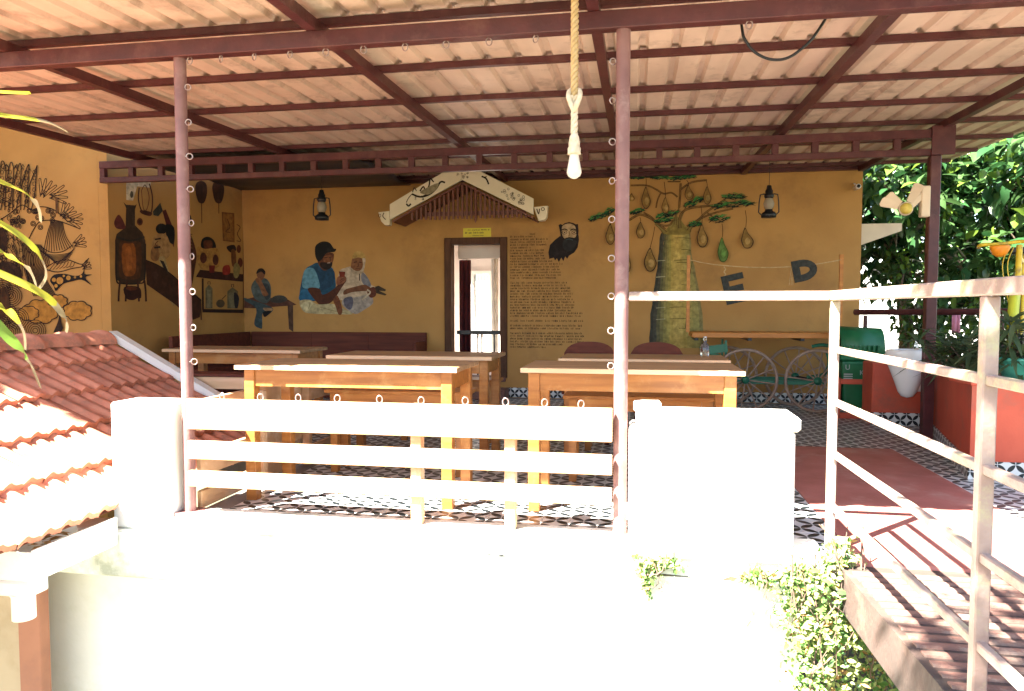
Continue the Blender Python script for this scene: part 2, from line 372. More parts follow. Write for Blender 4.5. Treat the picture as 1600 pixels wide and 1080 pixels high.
MB().box(-.005, .745, 3.462, 3.765, .577, .645, c=.014).build('coping', 'white', pb)
b = MB(); b.obox((.05, 3.60, .668), (.13, .01, 0), (-.006, .085, 0), (0, .006, .045), None, .006)
tag(b.build('loose_brick', 'white'), 'small whitewashed brick lying on the parapet coping beside the maroon post', 'brick')
pl = thing('parapet_pier', 'white pier left of the slatted fence at the edge of the tiled roof', 'parapet')
MB().box(-2.83, -2.475, 3.485, 3.72, -.058, .635, c=.012).build('block', 'white', pl)

# ================================================================== CAFE BUILDING WITH MURALS
WY = 9.1
bd = thing('cafe_building', 'mustard yellow building with painted murals along the back of the terrace', 'building', (0, 9.1, 0))
def bpart(mb, name, mt=None): 
    o = mb.build(name, mt, bd); o.matrix_parent_inverse = Matrix.Translation((0, -9.1, 0)); return o
DX0, DX1, DZ0, DZ1 = -2.46, -1.64, .25, 2.045       # outer edge of the door frame
wb = MB()
wb.box(-5.6, DX0, WY, WY + .22, -.02, 3.6); wb.box(DX1, 2.575, WY, WY + .22, -.02, 3.6); wb.box(DX0, DX1, WY, WY + .22, DZ1, 3.6); wb.box(DX0, DX1, WY, WY + .22, -.02, DZ0)
backw = bpart(wb, 'back_wall', 'wall')
SW0, SW1 = Vector((-5.283, 9.1, 0)), Vector((-5.47, 6.8, 0))
sn = Vector((SW0 - SW1)).cross(Vector((0, 0, 1))).normalized()      # normal into the room (+X)
b = MB(); b.prism([SW1, SW0 - Vector((0, .001, 0)), SW0 - Vector((.3, .001, 0)), SW1 - Vector((.11, 0, 0))], (0, 0, 3.6)); sidew = bpart(b, 'side_wall', 'wall')
b = MB(); b.box(-9.0, -5.582, 6.8, 6.95, -3.2, 4.2); leftw = bpart(b, 'left_wall', 'wall')
b = MB(); b.box(2.35, 2.57, 9.325, 14.5, -.1, 3.6); bpart(b, 'end_wall', 'wall')
# steel angle closing the joint under the roof sheets
b = MB(); b.box(-5.28, 2.57, 9.035, 9.099, 2.75, 2.91); bpart(b, 'wall_plate', 'maroon')
# skirting
b = MB(); b.box(-5.28, DX0 - .001, WY - .012, WY - .001, 0.002, .125); b.box(DX1 + .001, 2.57, WY - .012, WY - .001, .002, .125); bpart(b, 'skirting', 'tilesx')
# door frame, threshold, step
b = MB(); b.box(DX0, DX0 + .09, WY - .03, WY + .15, DZ0, DZ1, c=.006); b.box(DX1 - .09, DX1, WY - .03, WY + .15, DZ0, DZ1, c=.006)
b.box(DX0 + .091, DX1 - .091, WY - .028, WY + .15, DZ1 - .085, DZ1, c=.006); bpart(b, 'door_frame', 'doorwood')
b = MB(); b.box(DX0 - .05, DX1 + .03, WY - .32, WY - .034, .002, .13, c=.008); b.box(DX0 + .02, DX1 - .02, WY - .033, WY + .2, .2, .262, c=.006); bpart(b, 'door_step', 'concrete')
# the room behind the door
b = MB(); b.box(-3.4, .2, WY + .23, 13.0, .1, .24); bpart(b, 'room_floor', 'roomwall')
b = MB(); b.box(-3.4, .2, WY + .23, 13.2, 2.75, 2.85); bpart(b, 'room_ceiling', 'roomwall')
b = MB()
for xa in (-3.5, .2): b.box(xa, xa + .1, WY + .22, 10.0, .1, 2.75); b.box(xa, xa + .1, 12.8, 13.2, .1, 2.75); b.box(xa, xa + .1, 10.0, 12.8, .1, .5); b.box(xa, xa + .1, 10.0, 12.8, 2.5, 2.75)  # wide unseen side openings, added to brighten the room
wx0, wx1, wz0, wz1 = P(741, 470, Y=13).x, P(765, 470, Y=13).x, P(745, 516, Y=13).z, P(745, 428, Y=13).z
b.box(-3.4, wx0, 13.0, 13.15, .1, 2.75); b.box(wx1, -1.9, 13.0, 13.15, .1, 2.75); b.box(-1.9, .2, 13.0, 13.15, .1, .6); b.box(-1.9, .2, 13.0, 13.15, 2.5, 2.75); b.box(wx0, wx1, 13.0, 13.15, .1, wz0); b.box(wx0, wx1, 13.0, 13.15, wz1, 2.75)
bpart(b, 'room_wall', 'roomwall')
b = MB()
for xx in (wx0 - .05, wx1): b.box(xx, xx + .05, 12.95, 12.998, wz0 - .05, wz1 + .05)
b.box(wx0 + .001, wx1 - .001, 12.95, 12.998, wz1, wz1 + .05); b.box(wx0 + .001, wx1 - .001, 12.95, 12.998, wz0 - .05, wz0); fr = bpart(b, 'window_frame', 'white')
b = MB(); b.box(wx0, wx1, 13.05, 13.056, wz0, wz1); bpart(b, 'window_pane', 'glass')
b = MB(); b.box(-1.9, .2, 13.06, 13.066, .6, 2.5); bpart(b, 'window_pane', 'glass')  # unseen second window, added so the room gets more light
b = MB()
for i in range(5):
    x = wx0 + (wx1 - wx0) * (i + .5) / 5; b.box(x - .006, x + .006, 12.96, 12.975, wz1 - .13, wz1 - .02)
bpart(b, 'window_grille', 'black')
b = MB(); b.box(-2.36, -1.7, WY + .3, WY + .36, 1.80, 2.02); bpart(b, 'door_header', 'roomwall')
# curtains and the grille rail in the doorway
def curtain(name, x0, x1, y, z0, z1, mt, label, amp=.03, nf=5):
    b = MB(); n = nf * 8; vs_ = []
    for i in range(n + 1):
        t = i / n; a = math.sin(t * nf * 2 * math.pi) * amp
        vs_ += [(x0 + (x1 - x0) * t, y + a, z0), (x0 + (x1 - x0) * t, y + a * .6, z1)]
    b.add(vs_, [(2 * i, 2 * i + 2, 2 * i + 3, 2 * i + 1) for i in range(n)], None, True)
    o = b.build(name, mt); tag(o, label, 'curtain'); 
    md = o.modifiers.new('thickness', 'SOLIDIFY'); md.thickness = .004
    return o
curtain('door_curtain', -2.38, -2.22, WY + .45, .26, 1.79, 'redcloth', 'dark red curtain drawn aside at the left of the doorway', .03, 3)
ct = curtain('sheer_curtain', P(722, 500, Y=11.5).x, P(733, 500, Y=11.5).x, 11.5, .26, 2.2, 'sheer', 'white sheer curtain hanging inside the doorway left of the bright window', .03, 2)
curtain('sheer_curtain', P(768, 500, Y=11.5).x, P(778, 500, Y=11.5).x, 11.5, .26, 2.2, 'sheer', 'white sheer curtain hanging inside the doorway right of the bright window', .03, 2)
gr = thing('doorway_gate', 'low black metal gate rail across the doorway', 'gate', (-2.05, WY + .2, .25))
zr = P(745, 519, Y=WY + .2).z - .25
MB().box(-.30, .36, -.02, .02, zr - .03, zr + .02).build('top_rail', 'black', gr)
for x in (-.02, .035, .2, .33): MB().box(x - .01, x + .01, -.01, .01, 0, zr - .03).build('upright', 'black', gr)

# --- yellow sign above the door
sg = thing('door_sign', 'small yellow sign with black lettering above the door frame', 'sign', P(745.5, 363.5, Y=WY - .004))
MB().box(-.182, .182, -.003, .003, -.057, .057).build('board', 'signy', sg)
def glyphs(b, x0, x1, z, h, y, rg, mt=None, gap=.25):
    x = x0
    while x < x1:
        k = rg.randint(2, 7)
        for _ in range(k):
            wd = h * rg.uniform(.35, .7)
            if x + wd > x1: break
            hh = h * rg.uniform(.55, 1.0); s = h * .17; t = rg.random()
            q = lambda a, c, e, f: b.add([(a, y, e), (c, y, e), (c, y, f), (a, y, f)], [(0, 1, 2, 3)], mt)
            q(x, x + s, z - h * .5, z - h * .5 + hh)
            if t < .7: q(x + wd - s, x + wd, z - h * .5, z - h * .5 + h * .65)
            if t > .25: q(x + s, x + wd - s, z - h * .5 + h * rg.choice((0, .25, .5)), z - h * .5 + h * .17 + h * rg.choice((0, .25, .5)))
            x += wd + h * .16
        x += h * rg.uniform(.35, .7)
b = MB(); rg = random.Random(3)
glyphs(b, -.12, .165, .035, .02, -.0045, rg); glyphs(b, -.155, .10, .0, .027, -.0045, rg); glyphs(b, -.06, .09, -.037, .018, -.0045, rg)
tag(b.build('lettering', 'ink', sg), kind='stuff')

# ================================================================== MURALS (flat paint on the walls)
PAINT = {}
def paint(hexs):
    if hexs not in PAINT:
        c = tuple(((int(hexs[i:i + 2], 16) / 255) ** 2.2) for i in (0, 2, 4))
        PAINT[hexs] = mat('mural_paint_' + hexs, c, tuple(x * .58 for x in c), 20, .8, 0, contrast=(.36, .66), c3=tuple(min(1, x * 1.25 + .01) for x in c), s3=9)
    return PAINT[hexs]
class Mural:
    def __init__(self, p0, n, ox=0, oy=0, sc=1.0): self.b = MB(); self.p0 = Vector(p0); self.n = Vector(n); self.o = (ox, oy, sc); self.k = 0
    def px(self, q): return (self.o[0] + q[0] / self.o[2], self.o[1] + q[1] / self.o[2])
    def lay(self):
        self.k += 1; return .0015 + self.k * .00006
    def fill(self, pts, col, smooth=True):
        q = [self.px(p) for p in pts]
        if smooth: q = [tuple(v[:2]) for v in catmull([(a, c, 0) for a, c in q], 4, True)]
        off = self.lay(); vs_ = [PP(a, c, self.p0, self.n) + self.n * off for a, c in q]
        self.b.add(vs_, [tuple(range(len(vs_)))], paint(col)); return self
    def line(self, pts, wd, col, closed=False, smooth=True, taper=False):
        q = [self.px(p) for p in pts]; wd = wd / self.o[2]
        if smooth and len(q) > 2: q = [tuple(v[:2]) for v in catmull([(a, c, 0) for a, c in q], 5, closed)]
        n = len(q); L = []; off = self.lay()
        for i in range(n):
            a = q[i - 1] if (i > 0 or closed) else q[i]; c = q[(i + 1) % n] if (i < n - 1 or closed) else q[i]
            dx, dy = c[0] - a[0], c[1] - a[1]; l = math.hypot(dx, dy) or 1
            h = wd / 2 * (1 - .8 * i / n if taper else 1)
            L.append(((q[i][0] - dy / l * h, q[i][1] + dx / l * h), (q[i][0] + dy / l * h, q[i][1] - dx / l * h)))
        vs_ = [PP(*p, self.p0, self.n) + self.n * off for s in L for p in s]
        m_ = n if closed else n - 1
        self.b.add(vs_, [(2 * i, (2 * i + 2) % (2 * n), (2 * i + 3) % (2 * n), 2 * i + 1) for i in range(m_)], paint(col)); return self
    def oval(self, x, y, rx, ry, col, wd=0, n=14, a0=0):
        pts = [(x + rx * math.cos(2 * math.pi * i / n + a0), y + ry * math.sin(2 * math.pi * i / n + a0)) for i in range(n)]
        return self.line(pts, wd, col, True, False) if wd else self.fill(pts, col, False)
    def done(self, name, wall, label):
        me = bpy.data.meshes.new(name); me.from_pydata([tuple(v) for v in self.b.v], [], self.b.f)
        for m_ in self.b.mats: me.materials.append(m_)
        me.polygons.foreach_set('material_index', self.b.mi); me.update()
        o = link(name, me, wall); o.matrix_parent_inverse = Matrix.Translation((0, -9.1, 0)) if False else Matrix.Identity(4)
        tag(o, label); return o
BN = Vector((0, -1, 0)); BP0 = Vector((0, WY, 0))
# ---- boab tree
m = Mural(BP0, BN, 960, 260, 4.154)
LE = [(420, 312), (440, 300), (500, 292), (600, 285), (760, 262), (960, 235), (1180, 225)]; RE = [(420, 497), (470, 495), (560, 500), (660, 520), (790, 548), (960, 570), (1110, 580), (1180, 582)]
def ip(t_, y):
    for (a, c), (d, e) in zip(t_, t_[1:]):
        if a <= y <= d: return c + (e - c) * (y - a) / (d - a)
    return t_[-1][1]
TC = ['3a3a32', '48463a', '5e5a3c', '787044', '8e8248', '9c8e4a', 'b0984e', 'b89e54', 'bca256', 'b89e54', 'b0984e', 'a89450', 'a29250', '9c9052', '968c50', '84784a']
ys_ = [420, 440, 470, 500, 560, 600, 660, 700, 760, 830, 900, 960, 1050, 1110, 1180]
for k in range(16):
    e0, e1 = k / 16, (k + 1.25) / 16
    m.fill([(ip(LE, y) + (ip(RE, y) - ip(LE, y)) * e0 + 3 * math.sin(y * .05 + k), y) for y in ys_] + [(ip(LE, y) + (ip(RE, y) - ip(LE, y)) * min(1, e1) + 3 * math.sin(y * .043 + k * 2), y) for y in ys_[::-1]], TC[k], False)
m.fill([(310, 425), (345, 400), (385, 335), (400, 322), (425, 340), (455, 380), (498, 412), (480, 440), (400, 445), (330, 440)], '85743a')
for y in (466, 542, 610, 625, 680, 770, 850, 915, 990, 1052): m.line([(330 + (y % 37) + (y % 3) * 40, y), (420 + y % 50, y - 2), (495, y + rnd.uniform(-6, 6))], 3.5, '4a4223')
for y in (610, 715, 915, 990): m.line([(270, y + 5), (330, y)], 4, 'a8a27c')
m.line([(505, 620), (480, 780), (462, 1050)], 4, '4a4223')
for pts, wd in (([(330, 435), (300, 400), (262, 372)], 34), ([(480, 420), (505, 385), (560, 345)], 30), ([(425, 400), (425, 350), (450, 295)], 26), ([(395, 380), (400, 320), (420, 270)], 22)): m.line(pts, wd, '5c4a26', taper=True); m.line(pts, wd * .55, '7d6c38', taper=True)
BR = '5a3c1c'
for pts, wd in (([(330, 410), (280, 370), (220, 330), (160, 315), (95, 350)], 12), ([(270, 365), (240, 330), (190, 300)], 8), ([(420, 350), (440, 300), (500, 270), (640, 255)], 12),
                ([(470, 390), (540, 350), (600, 295), (720, 215)], 10), ([(490, 380), (580, 330), (660, 300), (770, 275)], 9), ([(420, 270), (425, 200), (430, 110)], 11), ([(432, 150), (500, 105), (600, 90)], 9),
                ([(410, 200), (370, 172), (320, 178), (270, 150), (210, 125), (105, 125)], 8), ([(300, 175), (280, 220), (270, 270)], 6), ([(345, 100), (430, 100)], 5), ([(600, 300), (640, 330), (660, 345)], 6),
                ([(270, 370), (320, 385), (360, 380), (380, 350)], 9)):
    m.line(pts, wd + 3, '3a2812'); m.line(pts, wd - 2, '7a5a2c')
def leafpatch(x, y, wd, ht, rot=0):
    a = R(rot); ca, sa = math.cos(a), math.sin(a)
    for k in range(64):
        u = rnd.uniform(-1, 1); v = rnd.uniform(-1, 1) * math.sqrt(max(0, 1 - u * u)) * .8
        cx, cy = x + ca * u * wd * .5 - sa * v * ht * .5, y + sa * u * wd * .5 + ca * v * ht * .5
        L_ = rnd.uniform(.14, .26) * wd * .6; t = a + rnd.uniform(-.5, .35); c_ = '0c2617' if v > .15 else rnd.choice(('123820', '1b4c28', '0c2617'))
        if k > 50: c_ = rnd.choice(('3f7a36', '5a8a48', '2c6a3a')); cy -= ht * .16
        m.line([(cx - math.cos(t) * L_, cy - math.sin(t) * L_), (cx, cy - 1), (cx + math.cos(t) * L_, cy + math.sin(t) * L_)], rnd.uniform(4, 9), c_, taper=True)
for a in ((150, 72, 90, 36, 0), (280, 72, 150, 32, 3), (440, 76, 170, 24, -5), (780, 200, 140, 46, 0), (770, 252, 250, 46, -4), (515, 235, 130, 56, -22), (350, 312, 140, 44, -14), (320, 352, 110, 36, -8), (680, 345, 125, 54, -4), (525, 380, 80, 40, -6), (150, 296, 90, 34, -14), (-90, 330, 130, 44, -14), (-30, 295, 60, 40, -20)): leafpatch(*a)
def fruit(sx, sy, x, y, rx, ry, bend=0, col='8a6a36', edge='3c2812'):
    m.line([(sx, sy), ((sx + x) / 2 + 2, (sy + y - ry) / 2), (x - bend * .3, y - ry)], 4, '3a2412')
    pts = [(x - bend * .5, y - ry), (x + rx * .45 - bend * .3, y - ry * .4), (x + rx + bend * .4, y + ry * .35), (x + rx * .45 + bend * .4, y + ry), (x - rx * .45, y + ry), (x - rx, y + ry * .3), (x - rx * .6 - bend * .2, y - ry * .45)]
    m.fill(pts, edge); m.fill([(x + (a - x) * .84, y + (c - y) * .9 + 2) for a, c in pts], col); m.oval(x + rx * .15, y + ry * .35, rx * .45, ry * .35, 'a88850' if col == '8a6a36' else '6f9a4a')
for a in ((203, 60, 205, 205, 30, 70), (322, 105, 330, 255, 25, 52), (467, 95, 482, 172, 28, 48, 8), (592, 95, 600, 190, 27, 58), (165, 335, 170, 415, 30, 52), (262, 395, 232, 605, 42, 75), (560, 265, 568, 450, 36, 74, 6), (845, 290, 855, 465, 36, 66, 22), (-20, 330, -25, 440, 32, 66), (95, 560, 90, 620, 18, 65), (112, 180, 112, 205, 20, 24)): fruit(*a)
fruit(695, 375, 700, 540, 34, 78, 10, '5d7a3a', '3a5020')
m.done('tree_mural', backw, 'painted mural of a fat-trunked tree with hanging gourds')
# ---- text block
m = Mural(BP0, BN); rg = random.Random(11)
b = MB(); rows = []
y = 365.5; right = lambda y: 833 if y < 369 else 840 if y < 374 else 858 if y < 385 else 833 if y < 388 else 855 if y < 406 else 868 if y < 412 else 880 if y < 432 else 876 if y < 438 else 890 if y < 450 else 897 if y < 466 else 900 if y < 486 else 912 if y < 512 else 915 if y < 534 else 885 if y < 539 else 858
while y < 545:
    if rg.random() < .13 and y > 388: y += 3.2
    x0 = 828 if y < 369 else 797
    a, c = P(x0, y, Y=WY), P(right(y) - rg.uniform(0, 6), y, Y=WY)
    if y < 369: c = P(838, y, Y=WY)
    glyphs(b, a.x, c.x, a.z, .029, WY - .002, rg); y += 4.3
o = link('wall_text', b.mesh('wall_text', 'textink'), backw); tag(o, 'long block of small brown lettering painted on the wall')
# ---- bearded portrait
m = Mural(BP0, BN, 690, 345, 5.022)
m.fill([(918, 34), (934, 26), (948, 34), (965, 20), (1000, 10), (1035, 18), (1052, 28), (1070, 26), (1075, 80), (1070, 150), (1000, 190), (940, 170), (930, 90)], '20181a', False)
m.fill([(950, 40), (1000, 22), (1045, 42), (1056, 90), (1050, 130), (1000, 150), (955, 130), (944, 85)], 'b79a72')
m.fill([(930, 120), (965, 140), (1000, 128), (1040, 135), (1075, 115), (1078, 150), (1068, 210), (1040, 250), (1000, 275), (985, 300), (970, 280), (955, 318), (940, 290), (920, 325), (905, 295), (890, 312), (880, 290), (845, 300), (838, 250), (850, 190), (890, 150)], '1c1416', False)
m.fill([(960, 150), (1000, 138), (1040, 150), (1060, 170), (1030, 230), (980, 240), (950, 200)], '28282a')
m.line([(940, 75), (965, 66), (990, 76)], 9, '1a1214'); m.line([(1010, 76), (1035, 66), (1060, 76)], 9, '1a1214')
m.oval(965, 92, 18, 14, '2a2020', 4); m.oval(1040, 92, 18, 14, '2a2020', 4); m.oval(965, 92, 6, 5, '14100e'); m.oval(1040, 92, 6, 5, '14100e')
m.line([(1000, 80), (1005, 110), (992, 122)], 5, '7d6038'); m.line([(975, 150), (1003, 144), (1030, 152)], 6, '3e5054')
m.done('portrait_mural', backw, 'painted head of a man with a long black beard beside the wall text')
# ---- two men talking
m = Mural(BP0, BN, 380, 360, 6.354)
# older man, behind
m.fill([(960, 400), (1010, 375), (1080, 360), (1180, 400), (1230, 460), (1270, 540), (1320, 570), (1290, 660), (1230, 690), (1140, 700), (960, 690), (930, 600), (940, 500)], 'b9a48a')
m.fill([(1180, 420), (1230, 460), (1270, 545), (1220, 560), (1175, 500)], '77757a')
m.fill([(990, 690), (1140, 660), (1260, 640), (1290, 720), (1200, 790), (1110, 830), (1000, 760)], '9a8f84'); m.fill([(1000, 680), (1080, 660), (1090, 740), (1060, 790), (1010, 750)], '5a5866')
m.fill([(1095, 270), (1190, 270), (1205, 330), (1180, 410), (1120, 430), (1070, 390), (1075, 320)], '7e5236'); m.fill([(1070, 370), (1110, 400), (1160, 400), (1195, 360), (1190, 420), (1130, 440), (1085, 425)], 'a8957a')
m.fill([(1085, 280), (1100, 225), (1150, 205), (1200, 230), (1215, 290), (1150, 270)], 'b08f50'); m.fill([(1185, 280), (1215, 290), (1200, 390), (1175, 410), (1190, 340)], 'b7a58a')
m.line([(1100, 320), (1130, 312)], 8, '3a2418'); m.line([(1150, 315), (1178, 320)], 8, '3a2418'); m.line([(1140, 320), (1145, 355), (1130, 362)], 7, '55341f'); m.line([(1110, 385), (1140, 378), (1165, 388)], 7, '55341f')
m.line([(1155, 430), (1155, 500)], 9, '2a2020')
m.fill([(1010, 590), (1110, 560), (1200, 540), (1250, 560), (1280, 600), (1180, 605), (1080, 615), (1000, 640)], '6e4630'); m.fill([(1235, 600), (1290, 560), (1320, 590), (1315, 650), (1270, 670), (1240, 640)], '5b3020')
m.fill([(1310, 560), (1345, 550), (1420, 590), (1410, 605), (1350, 600), (1425, 635), (1410, 648), (1320, 625)], '3a2e22', False)
m.line([(1180, 690), (1260, 620), (1230, 590)], 16, 'b8a88e')
# younger man, front
m.fill([(745, 320), (680, 345), (620, 385), (585, 480), (560, 690), (660, 705), (750, 690), (905, 600), (915, 480), (890, 380), (840, 360)], '1f4a63')
m.fill([(620, 385), (700, 380), (745, 480), (755, 575), (640, 580), (590, 560), (590, 470)], '5f8ea0'); m.fill([(700, 360), (790, 380), (900, 400), (905, 500), (870, 560), (780, 590), (750, 470)], '1e3f58'); m.fill([(585, 590), (680, 600), (720, 690), (560, 695)], '2a5f82')
m.fill([(740, 250), (780, 220), (890, 225), (900, 270), (885, 330), (860, 375), (800, 400), (745, 330)], '5a3420'); m.fill([(800, 260), (880, 250), (888, 310), (850, 320), (800, 310)], '7d4c2e')
m.fill([(770, 320), (830, 320), (885, 320), (870, 375), (820, 390), (770, 360)], '20140f'); m.line([(835, 325), (865, 322)], 8, 'b59a86')
m.fill([(718, 260), (715, 170), (745, 130), (800, 110), (860, 125), (900, 180), (925, 185), (905, 215), (830, 225), (790, 280), (750, 310)], '0e0c0c'); m.line([(800, 275), (838, 268)], 7, '181010'); m.line([(855, 268), (885, 264)], 7, '181010'); m.line([(862, 270), (872, 298), (858, 303)], 6, '3a2014')
m.fill([(640, 580), (755, 578), (790, 640), (890, 590), (960, 520), (1010, 470), (1025, 500), (985, 560), (900, 690), (830, 740), (780, 752), (720, 700)], '4e2a1a'); m.fill([(930, 480), (955, 455), (1010, 455), (1025, 490), (985, 530), (930, 540)], '80503a'); m.fill([(950, 408), (1015, 412), (1008, 465), (960, 462)], '6e2a18', False)
m.line([(960, 500), (1005, 470)], 6, '5a3020'); m.line([(965, 518), (1010, 488)], 6, '5a3020')
m.fill([(560, 705), (660, 690), (740, 735), (880, 730), (960, 760), (1080, 820), (1060, 835), (900, 832), (700, 828), (600, 805)], 'b0a27a'); m.fill([(640, 700), (690, 720), (650, 790), (600, 790), (575, 740)], 'c2b78f'); m.line([(665, 715), (650, 780)], 6, '7d7048'); m.line([(760, 760), (900, 800), (1040, 825)], 6, '8d8058')
m.fill([(895, 690), (940, 650), (985, 780), (975, 835), (945, 832), (920, 760)], '6e4028')
m.done('two_men_mural', backw, 'painted mural of two seated men, one in a blue shirt holding a glass')
# ---- boy sitting on a bench
m = Mural(BP0, BN, 380, 360, 6.354)
m.fill([(10, 690), (120, 660), (430, 680), (530, 738), (500, 745), (100, 775), (10, 770)], '54362a', False); m.fill([(440, 740), (495, 740), (498, 1010), (455, 980)], '4a3428', False); m.fill([(270, 690), (320, 650), (400, 650), (440, 690), (370, 720), (290, 715)], '3c3a36')
m.fill([(80, 560), (120, 490), (180, 470), (240, 490), (275, 560), (270, 680), (220, 725), (130, 690), (95, 640)], '4c5654'); m.fill([(190, 530), (250, 540), (270, 650), (230, 690), (190, 600)], '343c40')
m.fill([(138, 420), (210, 410), (212, 460), (180, 500), (145, 470)], '7a5238'); m.fill([(130, 425), (150, 385), (190, 378), (220, 410), (212, 440), (180, 410), (140, 430)], '15100e')
m.fill([(120, 490), (160, 470), (190, 520), (230, 600), (250, 640), (200, 650), (160, 560)], '84593c'); m.fill([(10, 670), (110, 700), (230, 740), (300, 785), (230, 850), (190, 830), (190, 960), (170, 975), (110, 930), (130, 780), (20, 700)], '3a4a4e'); m.fill([(200, 770), (290, 775), (280, 800), (220, 800)], '9a7a58'); m.fill([(200, 810), (280, 800), (250, 840), (210, 860)], '14121a')
m.done('boy_mural', backw, 'painted mural of a small boy sitting on a bench beside the wall corner')
# ---- tea boiler, man and shop shelf on the side wall
m = Mural(SW1, sn, 165, 270, 4.696)
m.fill([(68, 500), (80, 450), (145, 400), (150, 260), (130, 215), (150, 235), (215, 240), (228, 230), (215, 270), (215, 385), (270, 440), (292, 500), (285, 780), (240, 815), (120, 815), (75, 780)], '3a2a1c', False)
m.fill([(100, 520), (140, 500), (235, 505), (262, 540), (258, 740), (225, 780), (130, 780), (98, 740)], '4e3018'); m.fill([(120, 540), (170, 520), (215, 540), (220, 720), (180, 760), (128, 730)], '8a4e1e'); m.fill([(145, 560), (185, 555), (195, 690), (160, 710)], 'a05c28')
m.line([(75, 540), (78, 780), (120, 812), (240, 812), (285, 775), (290, 520)], 12, '2a2018'); m.line([(80, 470), (180, 500), (285, 470)], 14, '2c2620')
for x in (98, 150, 240, 292): m.line([(x + (8 if x < 180 else -8), 790), (x, 860), (x - (4 if x < 180 else -4), 945)], 14, '3c2014')
m.fill([(135, 840), (245, 840), (260, 915), (235, 920), (200, 935), (150, 920)], '33180e'); m.oval(190, 850, 42, 14, '5a3018')
m.fill([(62, 360), (98, 308), (145, 395), (120, 415), (75, 405)], '5c2a26'); m.oval(250, 360, 22, 28, '5c3018'); m.oval(250, 360, 12, 16, '3a1c10')
m.fill([(150, 55), (330, 60), (330, 110), (230, 100), (200, 205), (150, 200)], 'cdbb98', False); m.oval(190, 160, 12, 26, '4a4438')
m.line([(245, 110), (240, 200), (270, 290), (330, 300), (342, 180), (320, 80)], 9, '3e2416'); m.line([(262, 130), (290, 90), (318, 180), (300, 270), (275, 260), (262, 130)], 5, '5a3620'); m.fill([(255, 275), (335, 290), (325, 318), (262, 300)], '452314')
m.fill([(345, 285), (400, 220), (418, 280), (385, 320), (350, 312)], '33342c', False); m.fill([(415, 280), (440, 270), (500, 420), (500, 550), (470, 480)], '54201e', False)
m.oval(408, 412, 42, 40, '100c0c'); m.fill([(440, 380), (500, 400), (500, 520), (460, 500), (440, 440)], '120e0e')
m.fill([(350, 480), (380, 450), (440, 455), (470, 520), (470, 600), (430, 640), (360, 640), (335, 560)], 'a87f50'); m.fill([(335, 560), (370, 530), (395, 600), (370, 650), (330, 630)], '86603a'); m.line([(360, 490), (405, 482)], 12, '201410'); m.line([(355, 550), (400, 545)], 14, '1c1210'); m.line([(385, 500), (362, 525), (380, 535)], 6, '5a3a20')
m.fill([(390, 630), (430, 620), (460, 720), (500, 780), (505, 980), (430, 860), (420, 740)], 'b09562'); m.fill([(395, 640), (425, 650), (455, 720), (430, 710)], '1a1618', False); m.fill([(430, 740), (470, 760), (480, 890), (455, 870), (425, 850)], '5a5a5c')
m.fill([(290, 640), (430, 700), (700, 930), (690, 1060), (640, 1080), (500, 960), (300, 820)], '3f2314', False); m.line([(290, 640), (440, 715), (700, 940)], 8, '26130b'); m.line([(695, 940), (700, 1080)], 9, '4a2c18')
m.fill([(590, 320), (620, 310), (628, 360), (600, 380)], '120c0c'); m.fill([(595, 430), (630, 470), (665, 600), (650, 720), (625, 850), (605, 780), (620, 620)], '4e2a18')
for i in range(5): m.line([(600, 440 + 25 * i), (635, 455 + 25 * i)], 6, '6e5a38')
for x in (700, 825): m.line([(x, 40), (x + 4, 370 if x < 750 else 300)], 5, '3a2010'); m.fill([(x - 42, 90), (x - 10, 60), (x + 35, 80), (x + 42, 150), (x + 20, 220), (x - 20, 215), (x - 40, 150)], '3f2412')
m.fill([(850, 288), (942, 296), (945, 512), (858, 500)], '7a5026', False); m.fill([(860, 300), (932, 306), (934, 500), (868, 490)], '8f6230', False); m.line([(890, 340), (910, 400), (880, 430), (915, 440)], 5, '4a2a12')
m.line([(960, 380), (985, 400), (965, 450), (990, 500), (960, 500)], 5, '3a2010')
m.fill([(705, 555), (705, 490), (750, 470), (795, 500), (802, 560)], '120c0c'); m.fill([(720, 500), (775, 500), (780, 550), (745, 570), (720, 545)], '5a3018'); m.fill([(670, 550), (730, 560), (820, 560), (828, 690), (690, 700)], 'a87a3e'); m.oval(715, 625, 25, 40, '4e2414'); m.oval(805, 640, 22, 40, '4e2414')
m.fill([(885, 545), (940, 530), (955, 570), (915, 585)], '241410'); m.fill([(920, 570), (950, 575), (955, 680), (925, 680)], '6a4020'); m.oval(975, 560, 16, 30, '5a2c16'); m.oval(985, 660, 18, 36, '5a2c16')
m.fill([(660, 765), (690, 712), (1005, 745), (1005, 800), (760, 778)], '3a1a10', False); m.line([(710, 775), (712, 1005)], 14, '341a10'); m.fill([(708, 1000), (1008, 1005), (1008, 1030), (708, 1025)], '2c1410', False); m.line([(1008, 380), (1008, 1030)], 6, '4a2a14')
m.fill([(755, 680), (800, 680), (795, 735), (760, 735)], '6a2018', False); m.fill([(860, 690), (905, 680), (910, 740), (860, 745)], '8a2a20'); m.fill([(935, 690), (960, 660), (985, 700), (970, 765), (940, 765)], '8a7a4a')
for x0, x1, yt in ((730, 782, 820), (890, 968, 840)): m.fill([(x0, 995), (x0, yt + 30), ((x0 + x1) / 2, yt), (x1, yt + 30), (x1, 995)], '6e6448', False); m.fill([(x0 + 12, 990), (x0 + 12, yt + 40), (x1 - 14, yt + 40), (x1 - 14, 990)], '80765a', False); m.line([((x0 + x1) / 2 - 8, yt), ((x0 + x1) / 2 - 8, yt - 20), ((x0 + x1) / 2 + 8, yt - 20), ((x0 + x1) / 2 + 8, yt)], 6, '4a3c28', False, False)
